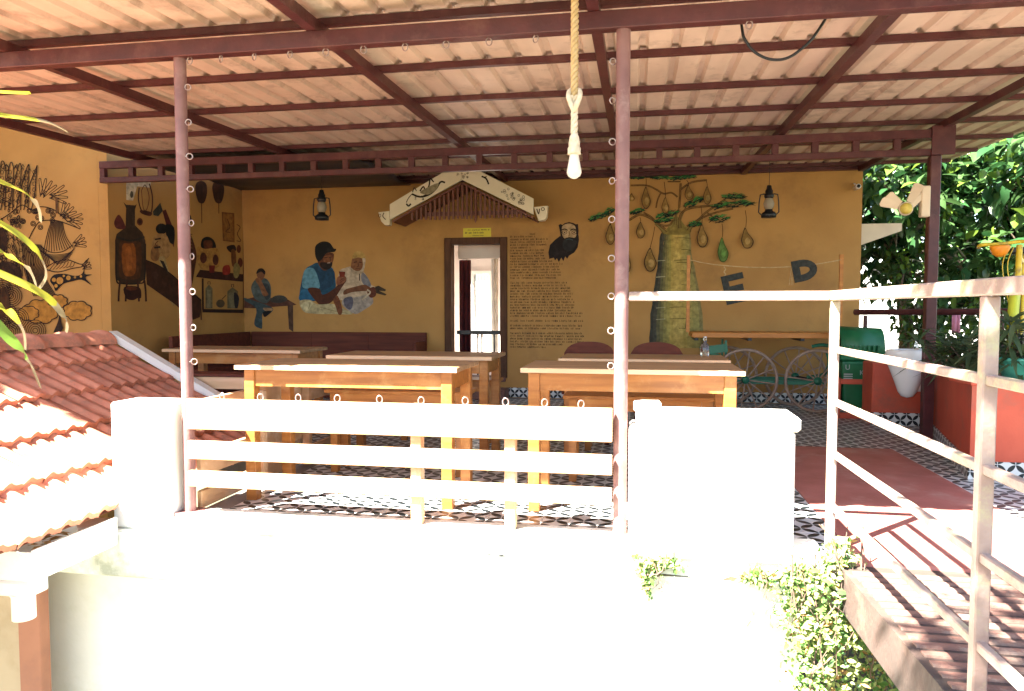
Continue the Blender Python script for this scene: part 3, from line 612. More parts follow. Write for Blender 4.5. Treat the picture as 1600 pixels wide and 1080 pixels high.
m.fill([(940, 880), (975, 910), (968, 985), (945, 985)], '28252c'); m.oval(840, 960, 32, 30, '5a4a34'); m.line([(850, 930), (880, 900)], 6, '4a3a24')
m.done('tea_shop_mural', sidew, 'painted mural of a tea boiler, a man and a shop shelf')
# ---- ink line drawing on the left wall
m = Mural(Vector((0, 6.8, 0)), BN, 0, 240, 3.7235); K = '2b1a10'
def hand(x, y, a, L, wd):
    for f in (-.55, -.2, .15, .5):
        aa = a + f; ex, ey = x + math.cos(aa) * L, y + math.sin(aa) * L
        nx, ny = -math.sin(aa) * wd, math.cos(aa) * wd
        m.line([(x + nx, y + ny), (ex + nx * .6, ey + ny * .6), (ex + math.cos(aa) * wd, ey + math.sin(aa) * wd), (ex - nx * .6, ey - ny * .6), (x - nx, y - ny)], 4.3, K)
hand(245, 250, -1.15, 95, 10); hand(290, 250, -.1, 95, 9); hand(360, 370, -.85, 80, 10); hand(400, 385, .15, 75, 9); hand(430, 530, -.35, 65, 9); hand(480, 665, -.45, 45, 8)
for i in range(26): 
    x, y = rg.uniform(60, 400), rg.uniform(330, 430)
    if x < 240 or y < 395: m.oval(x, y, 14, 14, K, 4.3); m.oval(x, y, 7, 7, K, 4.3)
for i in range(18): m.oval(rg.uniform(-20, 70), rg.uniform(60, 320), rg.uniform(8, 18), rg.uniform(8, 22), K, 4.3)
m.line([(0, 390), (60, 350), (130, 300), (190, 330), (240, 310), (320, 330), (400, 400)], 5.8, K); m.line([(160, 520), (200, 440), (240, 395), (320, 390), (380, 405), (470, 440)], 5.8, K)
for i in range(12):
    t = i / 11; m.line([(300 + 65 * t, 395), (275 + 110 * t, 480), (255 + 175 * t, 580 - 30 * t)], 4.3, K)
for i in range(16):
    t = i / 15; m.line([(130 + 110 * t, 520 + 10 * t), (140 + 150 * t, 600 + 30 * t), (150 + 180 * t * .6, 700), (200 + 130 * t, 830)], 4.3, K)
m.line([(240, 540), (300, 575), (370, 570), (430, 530)], 5, K)
for i in range(9):
    t = i / 8; m.line([(230 + 10 * i, 560 + 8 * i), (300 + 5 * i, 590 + 7 * i), (400 - 8 * i, 580 + 8 * i), (440 - 5 * i, 545 + 10 * i)], 3.6, K)
m.line([(270, 665), (330, 630), (400, 620), (480, 645), (520, 610)], 5.8, K); m.line([(270, 675), (340, 690), (420, 670), (480, 660)], 5.8, K)
for i in range(7): m.line([(290 + 20 * i, 680 - 3 * i), (310 + 20 * i, 655), (330 + 18 * i, 630)], 3.6, K)
m.fill([(295, 740), (320, 705), (380, 700), (440, 712), (480, 700), (500, 655), (495, 700), (540, 705), (500, 722), (535, 765), (480, 735), (420, 745), (370, 760), (330, 800), (315, 770)], '150c08')
for x, y, r_ in ((352, 740, 20), (402, 724, 13), (440, 720, 7), (318, 735, 12), (330, 770, 10), (475, 715, 7), (375, 712, 7)): m.oval(x, y, r_, r_ * 1.05, 'b07f38')
for cx, cy, s in ((240, 920, 1.0), (455, 915, .8), (340, 860, .55), (170, 930, .6)):
    pts = []
    for i in range(40):
        a = 2 * math.pi * i / 40; rr = 88 * s * (1 + .16 * abs(math.sin(a * 4)))
        pts.append((cx + rr * math.cos(a) * 1.05, cy + rr * math.sin(a) * .72))
    m.fill(pts, 'a8742e', False); m.line(pts, 5.8, K, True, False)
for cx, cy in ((70, 830), (40, 930), (110, 960), (20, 800), (0, 1000), (60, 1040), (210, 1030)):
    for r_ in (14, 26, 38, 50, 62): m.oval(cx, cy, r_, r_, K, 4.3)
for i in range(14): m.line([(0, 440 + 20 * i), (40, 430 + 20 * i), (45, 445 + 22 * i)], 4.3, K)
m.fill([(0, 440), (38, 450), (42, 560), (0, 560)], '3d2413'); m.fill([(0, 640), (60, 630), (130, 680), (120, 770), (40, 730), (0, 720)], '3d2413'); m.fill([(0, 800), (50, 790), (60, 900), (0, 960)], '4a2e16')
for i in range(10): m.oval(rg.uniform(0, 120), rg.uniform(480, 720), rg.uniform(8, 18), rg.uniform(8, 18), K, 4.3)
for k in range(5):
    x = -10 + 45 * k
    m.line([(x, 330), (x + 6, 200), (x + 25 + 6 * k, 50 + 8 * k), (x + 50, 90), (x + 40, 220), (x + 20, 330)], 5.8, K)
    for i in range(6): m.oval(x + 28 + 2 * k, 110 + 34 * i, 9, 12, K, 3.6)
for i in range(10): m.line([(320 + 4 * i, 1040), (345 + 3 * i, 980 + 4 * i), (355 + i, 930 + 8 * i)], 4.3, K)
m.line([(335, 255), (338, 350)], 14, '5a3c20')
for i in range(46): m.oval(rg.uniform(-5, 150), rg.uniform(330, 800), rg.uniform(5, 13), rg.uniform(5, 15), K, 4, 9)
for i in range(22): x, y = rg.uniform(-5, 120), rg.uniform(420, 780); m.line([(x, y), (x + 12, y + rg.uniform(20, 40)), (x + rg.uniform(0, 26), y + 70)], 4, K)
for i in range(18): x, y = rg.uniform(30, 200), rg.uniform(500, 700); m.line([(x, y), (x + 25, y + 40), (x + 30, y + 110)], 3.6, K)
for i in range(26): x, y = rg.uniform(0, 175), rg.uniform(70, 300); m.line([(x, y), (x + 8, y - 20), (x + 18, y - 4)], 3.6, K)
m.done('line_drawing_mural', leftw, 'black ink line drawing of patterned hands and clouds')

# ================================================================== CANOPY ROOF
RS = .03
def rz(y): return 2.56 + RS * (y - 3.56)        # underside of the rafters
cn = thing('canopy_roof', 'corrugated sheet canopy on maroon steel posts, rafters and purlins over the terrace', 'canopy')
edges = [-5.25 + 1.14 * i for i in range(8)] + [3.5]
fronts = [2.76, 2.82, 2.91, 2.71, 2.87, 3.0, 3.0, 3.0]
PIT_R = .19
for i in range(8):
    x0, x1 = edges[i], edges[i + 1]; y0, y1 = fronts[i], 9.095; zoff = .102 + .002 * (i % 2)
    prof = []
    x = x0
    while x < x1 - .02:
        for dx, dz in ((0, 0), (.105, 0), (.122, .028), (.155, .028), (.172, 0)):
            if x + dx <= x1 + .001: prof.append((x + dx, dz))
        x += PIT_R
    prof.append((x1 + .015, 0)); b = MB(); ys = [y0 + (y1 - y0) * k / 6 for k in range(7)]; n = len(prof); vs_ = []
    for y in ys:
        for (x, dz) in prof: vs_.append((x, y, rz(y) + zoff + dz))
    b.add(vs_, [(r_ * n + k, r_ * n + k + 1, (r_ + 1) * n + k + 1, (r_ + 1) * n + k) for r_ in range(6) for k in range(n - 1)])
    o = b.build('roof_sheet', 'sheet', cn); md = o.modifiers.new('thickness', 'SOLIDIFY'); md.thickness = .0025; md.offset = 1
for y in (2.98, 3.66, 4.49, 5.29, 6.03, 6.79, 7.58, 8.3, 8.95):
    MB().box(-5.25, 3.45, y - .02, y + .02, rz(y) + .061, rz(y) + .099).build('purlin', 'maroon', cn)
for x in (-5.05, -3.47, -1.65, -.22, 1.22, 2.53):
    b = MB(); h = .06; y0, y1 = (2.9, 9.03)
    b.hexa([(x - .028, y0, rz(y0)), (x + .028, y0, rz(y0)), (x + .028, y1, rz(y1)), (x - .028, y1, rz(y1)), (x - .028, y0, rz(y0) + h), (x + .028, y0, rz(y0) + h), (x + .028, y1, rz(y1) + h), (x - .028, y1, rz(y1) + h)])
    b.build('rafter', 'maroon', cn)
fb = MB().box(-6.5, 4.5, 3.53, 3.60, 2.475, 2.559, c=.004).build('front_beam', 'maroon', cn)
TY = 6.7
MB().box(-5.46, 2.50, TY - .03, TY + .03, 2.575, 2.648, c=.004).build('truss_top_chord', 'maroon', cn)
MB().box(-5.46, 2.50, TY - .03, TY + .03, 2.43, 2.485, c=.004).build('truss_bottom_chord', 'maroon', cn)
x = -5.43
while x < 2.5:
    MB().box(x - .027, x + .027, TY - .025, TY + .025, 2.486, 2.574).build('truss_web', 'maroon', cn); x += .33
MB().box(2.42, 2.60, TY - .05, TY - .031, 2.43, 2.67).build('gusset_plate', 'maroon', cn)
hook = torus_mesh(.0155, .0032); hook.tube([(-.0155, 0, 0), (-.034, 0, 0)], .0035, 6, 'ring'); hook = hook.mesh('eye_hook')
hook2 = MB(); hook2.tube([(.015 * math.cos(a), 0, .019 * math.sin(a)) for a in [2 * math.pi * i / 14 for i in range(14)]], .0032, 6, 'ring', closed=True); hook2.tube([(0, 0, .018), (0, 0, .034)], .0035, 6, 'ring'); hook2 = hook2.mesh('eye_hook')
pa = MB(); pa.tube([(-2.42, 3.575, .0), (-2.42, 3.575, 2.475)], .032, 18); postA = pa.build('post', 'postp', cn); tag(postA, 'front post beside the white pier at the left end of the fence')
pb_ = MB(); pb_.tube([(-.078, 3.575, .0), (-.078, 3.575, 2.475)], .034, 18); postB = pb_.build('post', 'postp', cn); tag(postB, 'front post at the right end of the slatted fence')
MB().box(2.42, 2.505, TY - .03, TY + .05, 0, 2.43, c=.006).build('post', 'maroon', cn)
MB().box(-2.49, -2.35, 3.505, 3.645, .0, .034, c=.004).build('base_plate', 'postp', cn)
for y in (137, 192, 245, 296, 349, 401, 456, 512, 565):
    z = P(293, y, Y=3.575).z; link('eye_hook', hook, postA, (-2.42 + .047, 3.57 + rnd.uniform(-.004, .004), z), (0, 0, rnd.uniform(-.5, .5)))
for y in (97, 158, 222, 283, 343, 404, 463, 517, 572):
    z = P(957, y, Y=3.575).z; link('eye_hook', hook, postB, (-.078 - .049, 3.57, z), (0, rnd.uniform(-.1, .1), math.pi + rnd.uniform(-.5, .5)))
for x in (296, 345, 397, 453, 509, 568, 633, 697, 764, 837, 1170):
    link('eye_hook', hook2, fb, (P(x, 80, Y=3.565).x, 3.565, 2.459), (0, rnd.uniform(-.15, .15), rnd.uniform(-.6, .6)))

b = MB(); nx_, ny_ = 18, 14; vs_ = []  # dark navy sheet sagging below the rear left rafters
for j in range(ny_ + 1):
    for i in range(nx_ + 1):
        u, v = i / nx_, j / ny_; x = -5.15 + 2.35 * u; y = 6.78 + 2.15 * v
        vs_.append((x + .05 * math.sin(v * 5), y, rz(y) - .015 - .05 * math.sin(math.pi * u) * math.sin(math.pi * v) - .018 * math.sin(u * 14 + v * 6) * math.sin(math.pi * v) - .01 * math.sin(v * 19)))
b.add(vs_, [(j * (nx_ + 1) + i, j * (nx_ + 1) + i + 1, (j + 1) * (nx_ + 1) + i + 1, (j + 1) * (nx_ + 1) + i) for j in range(ny_) for i in range(nx_)], None, True)
o = b.build('sheeting', mat('navy_sheeting', (.012, .016, .035), (.008, .01, .024), 6, .5, .1, 20)); tag(o, 'dark navy sheet hung under the canopy in the back left corner', 'sheeting')
o.modifiers.new('t', 'SOLIDIFY').thickness = .003
# ================================================================== SLATTED FENCES
ff = thing('slatted_fence', 'low slatted board fence along the front edge of the terrace between two posts', 'fence', (-1.25, 3.52, .03))
def fpart(b, name, mt='fence', root=None, off=None): 
    o = b.build(name, mt, root or ff); o.matrix_parent_inverse = Matrix.Translation(-(root or ff).location); return o
boards = []
for z0, z1 in ((.497, .662), (.335, .433), (.185, .27)):
    b = MB(); b.box(-2.385, -.115, 3.505, 3.535, z0, z1, c=.004); boards.append(fpart(b, 'board'))
for x in (-1.115, -.625):
    b = MB(); b.box(x - .028, x + .028, 3.536, 3.60, .03, .655, c=.004); fpart(b, 'fence_post')
for x in (347, 407, 466, 527, 593, 658, 727, 790, 851, 908):
    o = link('eye_hook', hook2, boards[0], (P(x, 620, Y=3.52).x, 3.52, .679 + rnd.uniform(-.003, .003)), (0, math.pi + rnd.uniform(-.15, .15), rnd.uniform(-.5, .5)))
sf = thing('slatted_fence', 'brown slatted side fence running back from the left front post beside the tiled roof', 'fence', (-2.42, 4.5, 0))
for z0, z1 in ((.46, .635), (.20, .335), (.02, .12)):
    b = MB(); b.box(-2.435, -2.405, 3.66, 5.45, z0, z1, c=.004); fpart(b, 'board', 'fence', sf)
for y in (4.25, 4.9):
    b = MB(); b.box(-2.404, -2.35, y, y + .05, 0, .62, c=.004); fpart(b, 'fence_post', 'fence', sf)

# ================================================================== FOOTBRIDGE AND RAILING
def bx_(y): return .905 + (3.5 - y) * .02          # left edge of the deck
b = MB(); y0, y1 = -2.2, 3.42
b.hexa([(bx_(y0), y0, -.20), (bx_(y0) + 1.75, y0, -.20), (bx_(y1) + 1.75, y1, -.20), (bx_(y1), y1, -.20), (bx_(y0), y0, -.014), (bx_(y0) + 1.75, y0, -.014), (bx_(y1) + 1.75, y1, -.014), (bx_(y1), y1, -.014)])
br = tag(b.build('footbridge', 'dirtyconcrete'), kind='structure')
rb = MB(); rb.add([(0, -.021, -.02), (1.69, -.021, -.02), (1.69, .021, -.02), (0, .021, -.02), (0, -.017, -.006), (1.69, -.017, -.006), (1.69, .017, -.007), (0, .017, -.007)], [(3, 2, 1, 0), (4, 5, 6, 7), (0, 1, 5, 4), (1, 2, 6, 5), (2, 3, 7, 6), (3, 0, 4, 7)])
rib_me = rb.mesh('deck_rib', 'concrete')
y = 3.32
while y > -1.5:
    link('deck_rib', rib_me, br, (bx_(y) + .03, y, rnd.uniform(-.002, .001)), (0, rnd.uniform(-.001, .001), rnd.uniform(-.006, .006))); y -= .068
rl = thing('bridge_railing', 'pipe railing with four lower rails along the left edge of the footbridge', 'railing', (.9, 3.565, 0))
def rpart(b, name): 
    o = b.build(name, 'railp', rl); o.matrix_parent_inverse = Matrix.Translation(-rl.location); return o
def rx(y): return .902 + (3.565 - y) * .021
for y in (3.565, 2.135, .6):
    b = MB(); b.box(rx(y) - .019, rx(y) + .019, y - .019, y + .019, -.12, 1.181, c=.004); rpart(b, 'post')
b = MB(); b.bar((rx(3.60), 3.60, 1.205), (rx(-1.4), -1.4, 1.205), .046, .046, None, (0, 0, 1), .005); rpart(b, 'top_rail')
b = MB(); b.bar((-.043, 3.575, 1.205), (rx(3.565) - .024, 3.575, 1.205), .042, .044, None, (0, 0, 1), .005); rpart(b, 'return_rail')
for z in (.226, .472, .714, .956):
    b = MB(); b.bar((rx(3.565), 3.53, z), (rx(-1.4), -1.4, z), .026, .029, None, (0, 0, 1), .004); rpart(b, 'rail')
r2 = thing('bridge_railing', 'pipe railing along the far right edge of the footbridge', 'railing', (2.6, 2, 0))
for y in (2.6, .6):
    o = MB().box(2.60 - .026, 2.60 + .026, y - .026, y + .026, -.12, 1.175, c=.004).build('post', 'railp', r2); o.matrix_parent_inverse = Matrix.Translation(-r2.location)
for z in (.472, .956, 1.2):
    o = MB().bar((2.6, 2.6, z), (2.62, -1.4, z), .04, .04).build('rail', 'railp', r2); o.matrix_parent_inverse = Matrix.Translation(-r2.location)

# ================================================================== TILED ROOF AT THE LEFT
tr = thing('tiled_roof', 'lower roof of ribbed red clay tiles with ridge caps at the left edge', 'roof', (-3.6, 4, 0))
tr_inv = Matrix.Translation(-tr.location)
SL = .518; SLP = math.atan2(SL, 1); EX, EZ = -2.86, .045
RXr, RZr = -4.42, EZ + SL * (EX + 4.42) * -1 * -1
down = Vector((math.cos(SLP), 0, -math.sin(SLP))); upn = Vector((math.sin(SLP), 0, math.cos(SLP)))
ROWL = .365; TW = .262
tbm = MB(); ny = 16; rows_ = ((0, .0), (.41, -.0))
vs_ = []
for (s, _) in ((0, 0), (.20, 0), (.41, 0)):
    for k in range(ny + 1):
        u = k / ny; ph = (u * 2) % 1
        h = .004 + .030 * max(0, math.sin(math.pi * min(1, ph / .62))) ** 1.2 + (0 if ph < .62 else .007)
        vs_.append((s, (u - .5) * TW, h))
tbm.add(vs_, [(r_ * (ny + 1) + k, r_ * (ny + 1) + k + 1, (r_ + 1) * (ny + 1) + k + 1, (r_ + 1) * (ny + 1) + k) for r_ in range(2) for k in range(ny)], None, True)
lo = len(vs_) - (ny + 1); base = vs_[lo:]
tbm.add([p for p in base] + [(p[0], p[1], p[2] - .030) for p in base], [(k, k + 1, ny + 1 + k + 1, ny + 1 + k) for k in range(ny)])
roof_tile = tbm.mesh('clay_tile', 'clay')
slen = (EX - RXr) / math.cos(SLP)
for r_ in range(6):
    s0 = slen + .04 - ROWL * (r_ + 1) - .03
    if s0 < -.2: continue
    k = 0
    y = 5.28
    while y > 1.2:
        s = max(s0, -.02); p = Vector((RXr, y, EZ + SL * (EX - RXr))) + down * (s0) + upn * (.012)
        mtx = Matrix(((down.x, 0, upn.x, p.x), (0, 1, 0, p.y), (down.z, 0, upn.z, p.z), (0, 0, 0, 1)))
        tl = Matrix.Rotation(R(-5.2), 4, 'Y')
        if s0 > -.06:
            o = link('clay_tile', roof_tile, tr); o.matrix_world = Matrix.Identity(4); o.matrix_parent_inverse = tr_inv; o.matrix_basis = mtx @ Matrix.Translation((rnd.uniform(-.008, .008), rnd.uniform(-.003, .003), rnd.uniform(0, .006))) @ Matrix.Rotation(rnd.uniform(-.018, .018), 4, 'Z') @ Matrix.Rotation(rnd.uniform(-.012, .012), 4, 'Y') @ tl
        y -= TW - .003
    
zr0 = EZ + SL * (EX - RXr)
b = MB(); b.add([(RXr, 1.1, zr0 - .02), (EX, 1.1, EZ - .02), (EX, 5.4, EZ - .02), (RXr, 5.4, zr0 - .02), (RXr - 1.5, 1.1, zr0 - .9), (RXr - 1.5, 5.4, zr0 - .9)], [(0, 1, 2, 3), (4, 0, 3, 5)])
o = b.build('roof_deck', 'clay', tr); o.matrix_parent_inverse = tr_inv
rc = MB(); n = 10; vs_ = []
for s, k_ in ((0, 1.0), (.05, 1.0), (.052, .86), (.42, .80)):
    for i in range(n + 1):
        a = math.pi * (i / n); vs_.append((.15 * k_ * math.cos(a), -s, .115 * k_ * math.sin(a)))
rc.add(vs_, [(r_ * (n + 1) + k, r_ * (n + 1) + k + 1, (r_ + 1) * (n + 1) + k + 1, (r_ + 1) * (n + 1) + k) for r_ in range(3) for k in range(n)], None, True)
ridge_me = rc.mesh('ridge_tile', 'clay')
y = 5.36
while y > 1.4:
    o = link('ridge_tile', ridge_me, tr); o.matrix_parent_inverse = tr_inv; o.location = (RXr + .01, y, zr0 - .005); o.rotation_euler = (R(-1.2), 0, 0); y -= .37
b = MB(); p1 = Vector((RXr + .06, 5.42, zr0 + .075)); p2 = Vector((EX, 5.42, EZ + .075)); b.bar(p1, p2, .09, .06, None, (0, 0, 1)); o = b.build('verge_board', 'white', tr); o.matrix_parent_inverse = tr_inv
# gutter with hopper
gt = thing('rain_gutter', 'white roof gutter holding dry leaves with a hopper above the terracotta pilaster', 'gutter', (-2.87, 3.1, 0))
b = MB(); gx0, gx1, gy0, gy1, gz0, gz1 = -3.02, -2.76, 2.88, 3.43, -.13, .02
b.box(gx1 - .012, gx1, gy0, gy1, gz0, gz1); b.box(gx0, gx0 + .012, gy0, gy1, gz0, gz1 + .04); b.box(gx0 + .013, gx1 - .013, gy0 + .013, gy1, gz0, gz0 + .012); b.box(gx0 + .013, gx1 - .013, gy0, gy0 + .012, gz0, gz1 - .01)
o = b.build('channel', 'white', gt); o.matrix_parent_inverse = Matrix.Translation(-gt.location)
b = MB(); b.box(gx0 + .03, gx1 - .02, gy0 - .01, gy0 + .11, gz0 - .075, gz0 - .001, c=.01); b.lathe([(.0, -.13), (.05, -.13), (.05, -.02), (.06, 0)], 14, None, (gx0 + .15, gy0 + .05, gz0 - .07)); o = b.build('hopper', 'white', gt); o.matrix_parent_inverse = Matrix.Translation(-gt.location)
b = MB()
for i in range(26):
    x, y = rnd.uniform(gx0 + .03, gx1 - .03), rnd.uniform(gy0 + .02, gy0 + .25); a = rnd.uniform(0, 6.28); l = rnd.uniform(.02, .045); z = gz1 - .03 + rnd.uniform(0, .03)
    b.add([(x - l * math.cos(a), y - l * math.sin(a), z), (x + l * .4 * math.sin(a), y - l * .4 * math.cos(a), z + .012), (x + l * math.cos(a), y + l * math.sin(a), z + .006), (x - l * .4 * math.sin(a), y + l * .4 * math.cos(a), z + .01)], [(0, 1, 2), (0, 2, 3)])
o = b.build('dry_leaves', 'dryleaf', gt); tag(o, 'dry leaves caught in the gutter', kind='stuff'); o.matrix_parent_inverse = Matrix.Translation(-gt.location)
lh = thing('lower_house', 'lower house wall with beige paint and a terracotta pilaster under the gutter', 'building', (-3.2, 3.3, -3.2))
lhi = Matrix.Translation(-lh.location)
o = MB().box(-3.335, -3.195, 3.36, 3.43, -3.2, -.2, c=.005).build('pilaster', 'terracotta', lh); o.matrix_parent_inverse = lhi
o = MB().box(-6.5, -3.337, 3.38, 3.43, -3.2, -.05).build('wall', 'beigewall', lh); o.matrix_parent_inverse = lhi

nh = thing('added_shade_house', 'added tall house, unseen past the left edge, blocking sun from the left wall', 'house', (-9.3, 4.7, -3.2))  # added out of view to keep direct sun off the left wall
MB().box(-1.7, 1.7, -1.9, 2.0, 0, 10.2).build('wall', 'beigewall', nh); MB().box(-1.9, 1.9, -2.1, 2.05, 10.2, 10.4).build('roof_slab', 'white', nh)
# ================================================================== TABLES AND BENCHES
def table(x0, x1, y0, y1, z, label, leg=.065, ap=.10, ov=.035):
    t = thing('wooden_table', label, 'table', (x0, y0, 0), 'long wooden tables set out on the terrace')
    w_, d_ = x1 - x0, y1 - y0
    MB().box(0, w_, 0, d_, z - .028, z, c=.004).build('table_top', 'woodtop', t)
    MB().box(-.002, w_ + .002, -.006, -.0005, z - .027, z - .002).build('edge_strip', 'beigewood', t)
    for ax, ay in ((ov, ov), (w_ - ov - leg, ov), (ov, d_ - ov - leg), (w_ - ov - leg, d_ - ov - leg)):
        MB().box(ax, ax + leg, ay, ay + leg, 0, z - .029, c=.004).build('leg', 'wood', t)
    for yy in (ov + .01, d_ - ov - .035): MB().box(ov + leg + .001, w_ - ov - leg - .001, yy, yy + .025, z - .029 - ap, z - .029).build('apron', 'wood', t)
    for xx in (ov + .01, w_ - ov - .035): MB().box(xx, xx + .025, ov + leg + .001, d_ - ov - leg - .001, z - .029 - ap, z - .029).build('apron', 'wood', t)
    return t
table(-2.33, -.99, 3.90, 4.48, .815, 'front left wooden table behind the slatted fence, nearest the left post')
table(-2.33, -1.05, 5.17, 5.75, .79, 'wooden table in the second row, just left of the doorway')
table(-4.2, -2.88, 5.85, 6.42, .78, 'far left wooden table behind the ridge of the tiled roof')
table(-.635, .56, 3.95, 4.52, .817, 'front right wooden table behind the parapet block')
table(-.55, .63, 5.12, 5.68, .79, 'wooden table in the second row in front of the two dark chairs')
def bench(x0, x1, y0, y1, z, label, mt='wood', seat='wood', ap=.075):
    t = thing('wooden_bench', label, 'bench', (x0, y0, 0), 'plain wooden benches between the tables')
    w_, d_ = x1 - x0, y1 - y0; l = .05
    MB().box(0, w_, 0, d_, z - .025, z, c=.004).build('seat', seat, t)
    for ax, ay in ((.04, .01), (w_ - .09, .01), (.04, d_ - .06), (w_ - .09, d_ - .06)): MB().box(ax, ax + l, ay, ay + l, 0, z - .026).build('leg', mt, t)
    for yy in (.012, d_ - .034): MB().box(.092, w_ - .092, yy, yy + .022, z - .026 - ap, z - .026).build('apron', mt, t)
    return t
bench(-2.15, -1.12, 4.72, 4.98, .58, 'orange-brown bench between the two tables left of the doorway')
bench(-2.05, -1.15, 5.95, 6.2, .54, 'bench behind the second-row table left of the doorway')
bench(-.48, .5, 4.72, 4.98, .575, 'orange-brown bench between the two tables right of the doorway')
bench(-.45, .5, 5.78, 6.02, .54, 'bench between the second-row table and the dark chairs')
bench(-4.15, -2.78, 5.52, 5.76, .595, 'pale bench with a cream apron in front of the far left table', 'beigewood', 'darkwood', .10)
cb = thing('corner_bench', 'dark red high-backed bench running round the wall corner under the boy mural', 'bench', (-5.2, 9.0, 0))
cbi = Matrix.Translation(-cb.location)
def cpart(b, n, mt='darkwood'): o = b.build(n, mt, cb); o.matrix_parent_inverse = cbi
cpart(MB().box(-5.15, -2.70, 9.03, 9.085, .0, .825, c=.006), 'backrest'); cpart(MB().box(-5.20, -5.152, 7.35, 9.03, 0, .825, c=.006), 'backrest')
cpart(MB().box(-5.15, -2.74, 8.62, 9.028, .40, .45, c=.006), 'seat'); cpart(MB().box(-5.15, -4.78, 7.38, 8.619, .40, .45, c=.006), 'seat')
cpart(MB().box(-5.12, -2.76, 8.66, 8.69, .003, .399), 'front_panel'); cpart(MB().box(-4.84, -4.81, 7.4, 8.655, .003, .399), 'front_panel'); cpart(MB().box(-2.735, -2.70, 8.6, 9.029, .003, .72, c=.006), 'end_panel')
for x in (-4.3, -3.5): cpart(MB().box(x, x + .02, 9.022, 9.0295, .46, .82), 'batten')

def chair(x, y, label):
    t = thing('dark_chair', label, 'chair', (x, y, 0), 'dark round-backed chairs by the wall text')
    MB().box(-.21, .21, -.2, .2, .42, .455, c=.012).build('seat', 'darkwood', t)
    for ax in (-.19, .16):
        for ay in (-.18, .16): MB().box(ax, ax + .032, ay, ay + .032, 0, .42).build('leg', 'darkwood', t)
    for s in (-1, 1): MB().bar((s * .185, .16, .45), (s * .19, .2, .72), .03, .03).build('back_post', 'darkwood', t)
    b = MB(); n = 14; fr_, bk = [], []
    for i in range(n + 1):
        u = i / n * 2 - 1; yy = .2 + .05 * (1 - u * u); top = .745 + .10 * (1 - abs(u) ** 2.6) ** .6 if abs(u) < 1 else .745
        fr_ += [(u * .225, yy - .012, .66), (u * .225, yy - .012, top)]; bk += [(u * .225, yy + .012, .66), (u * .225, yy + .012, top)]
    N = len(fr_); fs = []
    for i in range(n):
        a = 2 * i; fs += [(a, a + 2, a + 3, a + 1), (N + a, N + a + 1, N + a + 3, N + a + 2), (a + 1, a + 3, N + a + 3, N + a + 1), (a, N + a, N + a + 2, a + 2)]
    fs += [(0, 1, N + 1, N), (N - 2, 2 * N - 2, 2 * N - 1, N - 1)]
    b.add(fr_ + bk, fs, None, False); b.build('backrest', 'darkwood', t)
chair(P(921, 545, Y=6.45).x, 6.25, 'dark chair with a curved back left of the right front post')
chair(P(1026, 545, Y=6.45).x, 6.25, 'dark chair with a curved back right of the right front post')
bt = thing('glass_bottle', 'small clear glass bottle standing near the right end of the second-row table', 'bottle', (.50, 5.58, .79))
MB().lathe([(0, 0), (.03, 0), (.032, .01), (.032, .075), (.012, .10), (.012, .125), (.014, .13), (0, .13)], 14).build('body', 'glass', bt)
MB().lathe([(0, .131), (.013, .131), (.013, .145), (0, .145)], 12).build('cap', 'steel', bt)

# ================================================================== LANTERNS, PENDANT BULB, CABLE
def lantern(px, py0, py1, Y, label):
    t0, b0 = P(px, py0, Y=Y), P(px, py1, Y=Y); h = t0.z - b0.z
    t = thing('hurricane_lantern', label, 'lantern', b0, 'hurricane lanterns hanging from the canopy'); k = h / .30
    L = lambda pr: [(a * k, c * k) for a, c in pr]
    MB().lathe(L([(0, 0), (.068, 0), (.07, .03), (.055, .05), (.035, .06), (.035, .075), (0, .075)]), 16).build('tank', 'black', t)
    MB().lathe(L([(.03, .076), (.045, .10), (.05, .13), (.04, .165), (.032, .18)]), 16).build('chimney', 'lamp', t)
    MB().lathe(L([(.036, .181), (.045, .19), (.045, .215), (.034, .225), (.036, .25), (.026, .265), (.02, .30), (0, .30)]), 16).build('cap', 'black', t)
    MB().lathe(L([(0, .076), (.012, .076), (.018, .10), (.012, .115), (0, .12)]), 8).build('burner', 'steel', t)
    for s in (-1, 1): MB().tube([(s * .06 * k, 0, .02 * k), (s * .092 * k, 0, .05 * k), (s * .088 * k, 0, .15 * k), (s * .078 * k, 0, .215 * k), (s * .04 * k, 0, .222 * k)], .0062 * k, 6).build('side_tube', 'black', t)
    zt = rz(Y) + .1 - b0.z; MB().tube([(0, 0, .30 * k), (.003, 0, zt)], .003, 5).build('hanging_wire', 'black', t)
lantern(503, 297, 344, 7.6, 'hurricane lantern hanging left of the doorway above the two painted men')
lantern(1201, 290, 340, 7.6, 'hurricane lantern hanging right of the painted tree')
pdn = thing('rope_pendant_lamp', 'thick knotted rope pendant with a white bulb hanging at the front of the canopy', 'lamp', P(897, 280, Y=3.32))
L0 = pdn.location; zt = 2.67 - L0.z; zn = P(897, 212, Y=3.32).z - L0.z; zk = P(897, 150, Y=3.32).z - L0.z
def strands(z0, z1, mt, nm, rad=.0095, rs=.0095, turn=.075):
    b = MB(); n = int((z1 - z0) / .006) + 2
    for s in range(3):
        b.tube([(rad * math.cos(2 * math.pi * (s / 3 + (z0 + (z1 - z0) * i / n) / turn)) , rad * math.sin(2 * math.pi * (s / 3 + (z0 + (z1 - z0) * i / n) / turn)), z0 + (z1 - z0) * i / n) for i in range(n + 1)], rs, 6)
    return b.build(nm, mt, pdn)
strands(zk, zt, 'rope', 'rope'); strands(zn, zk, 'ropew', 'lower_rope', .0085, .0088)
b = MB()
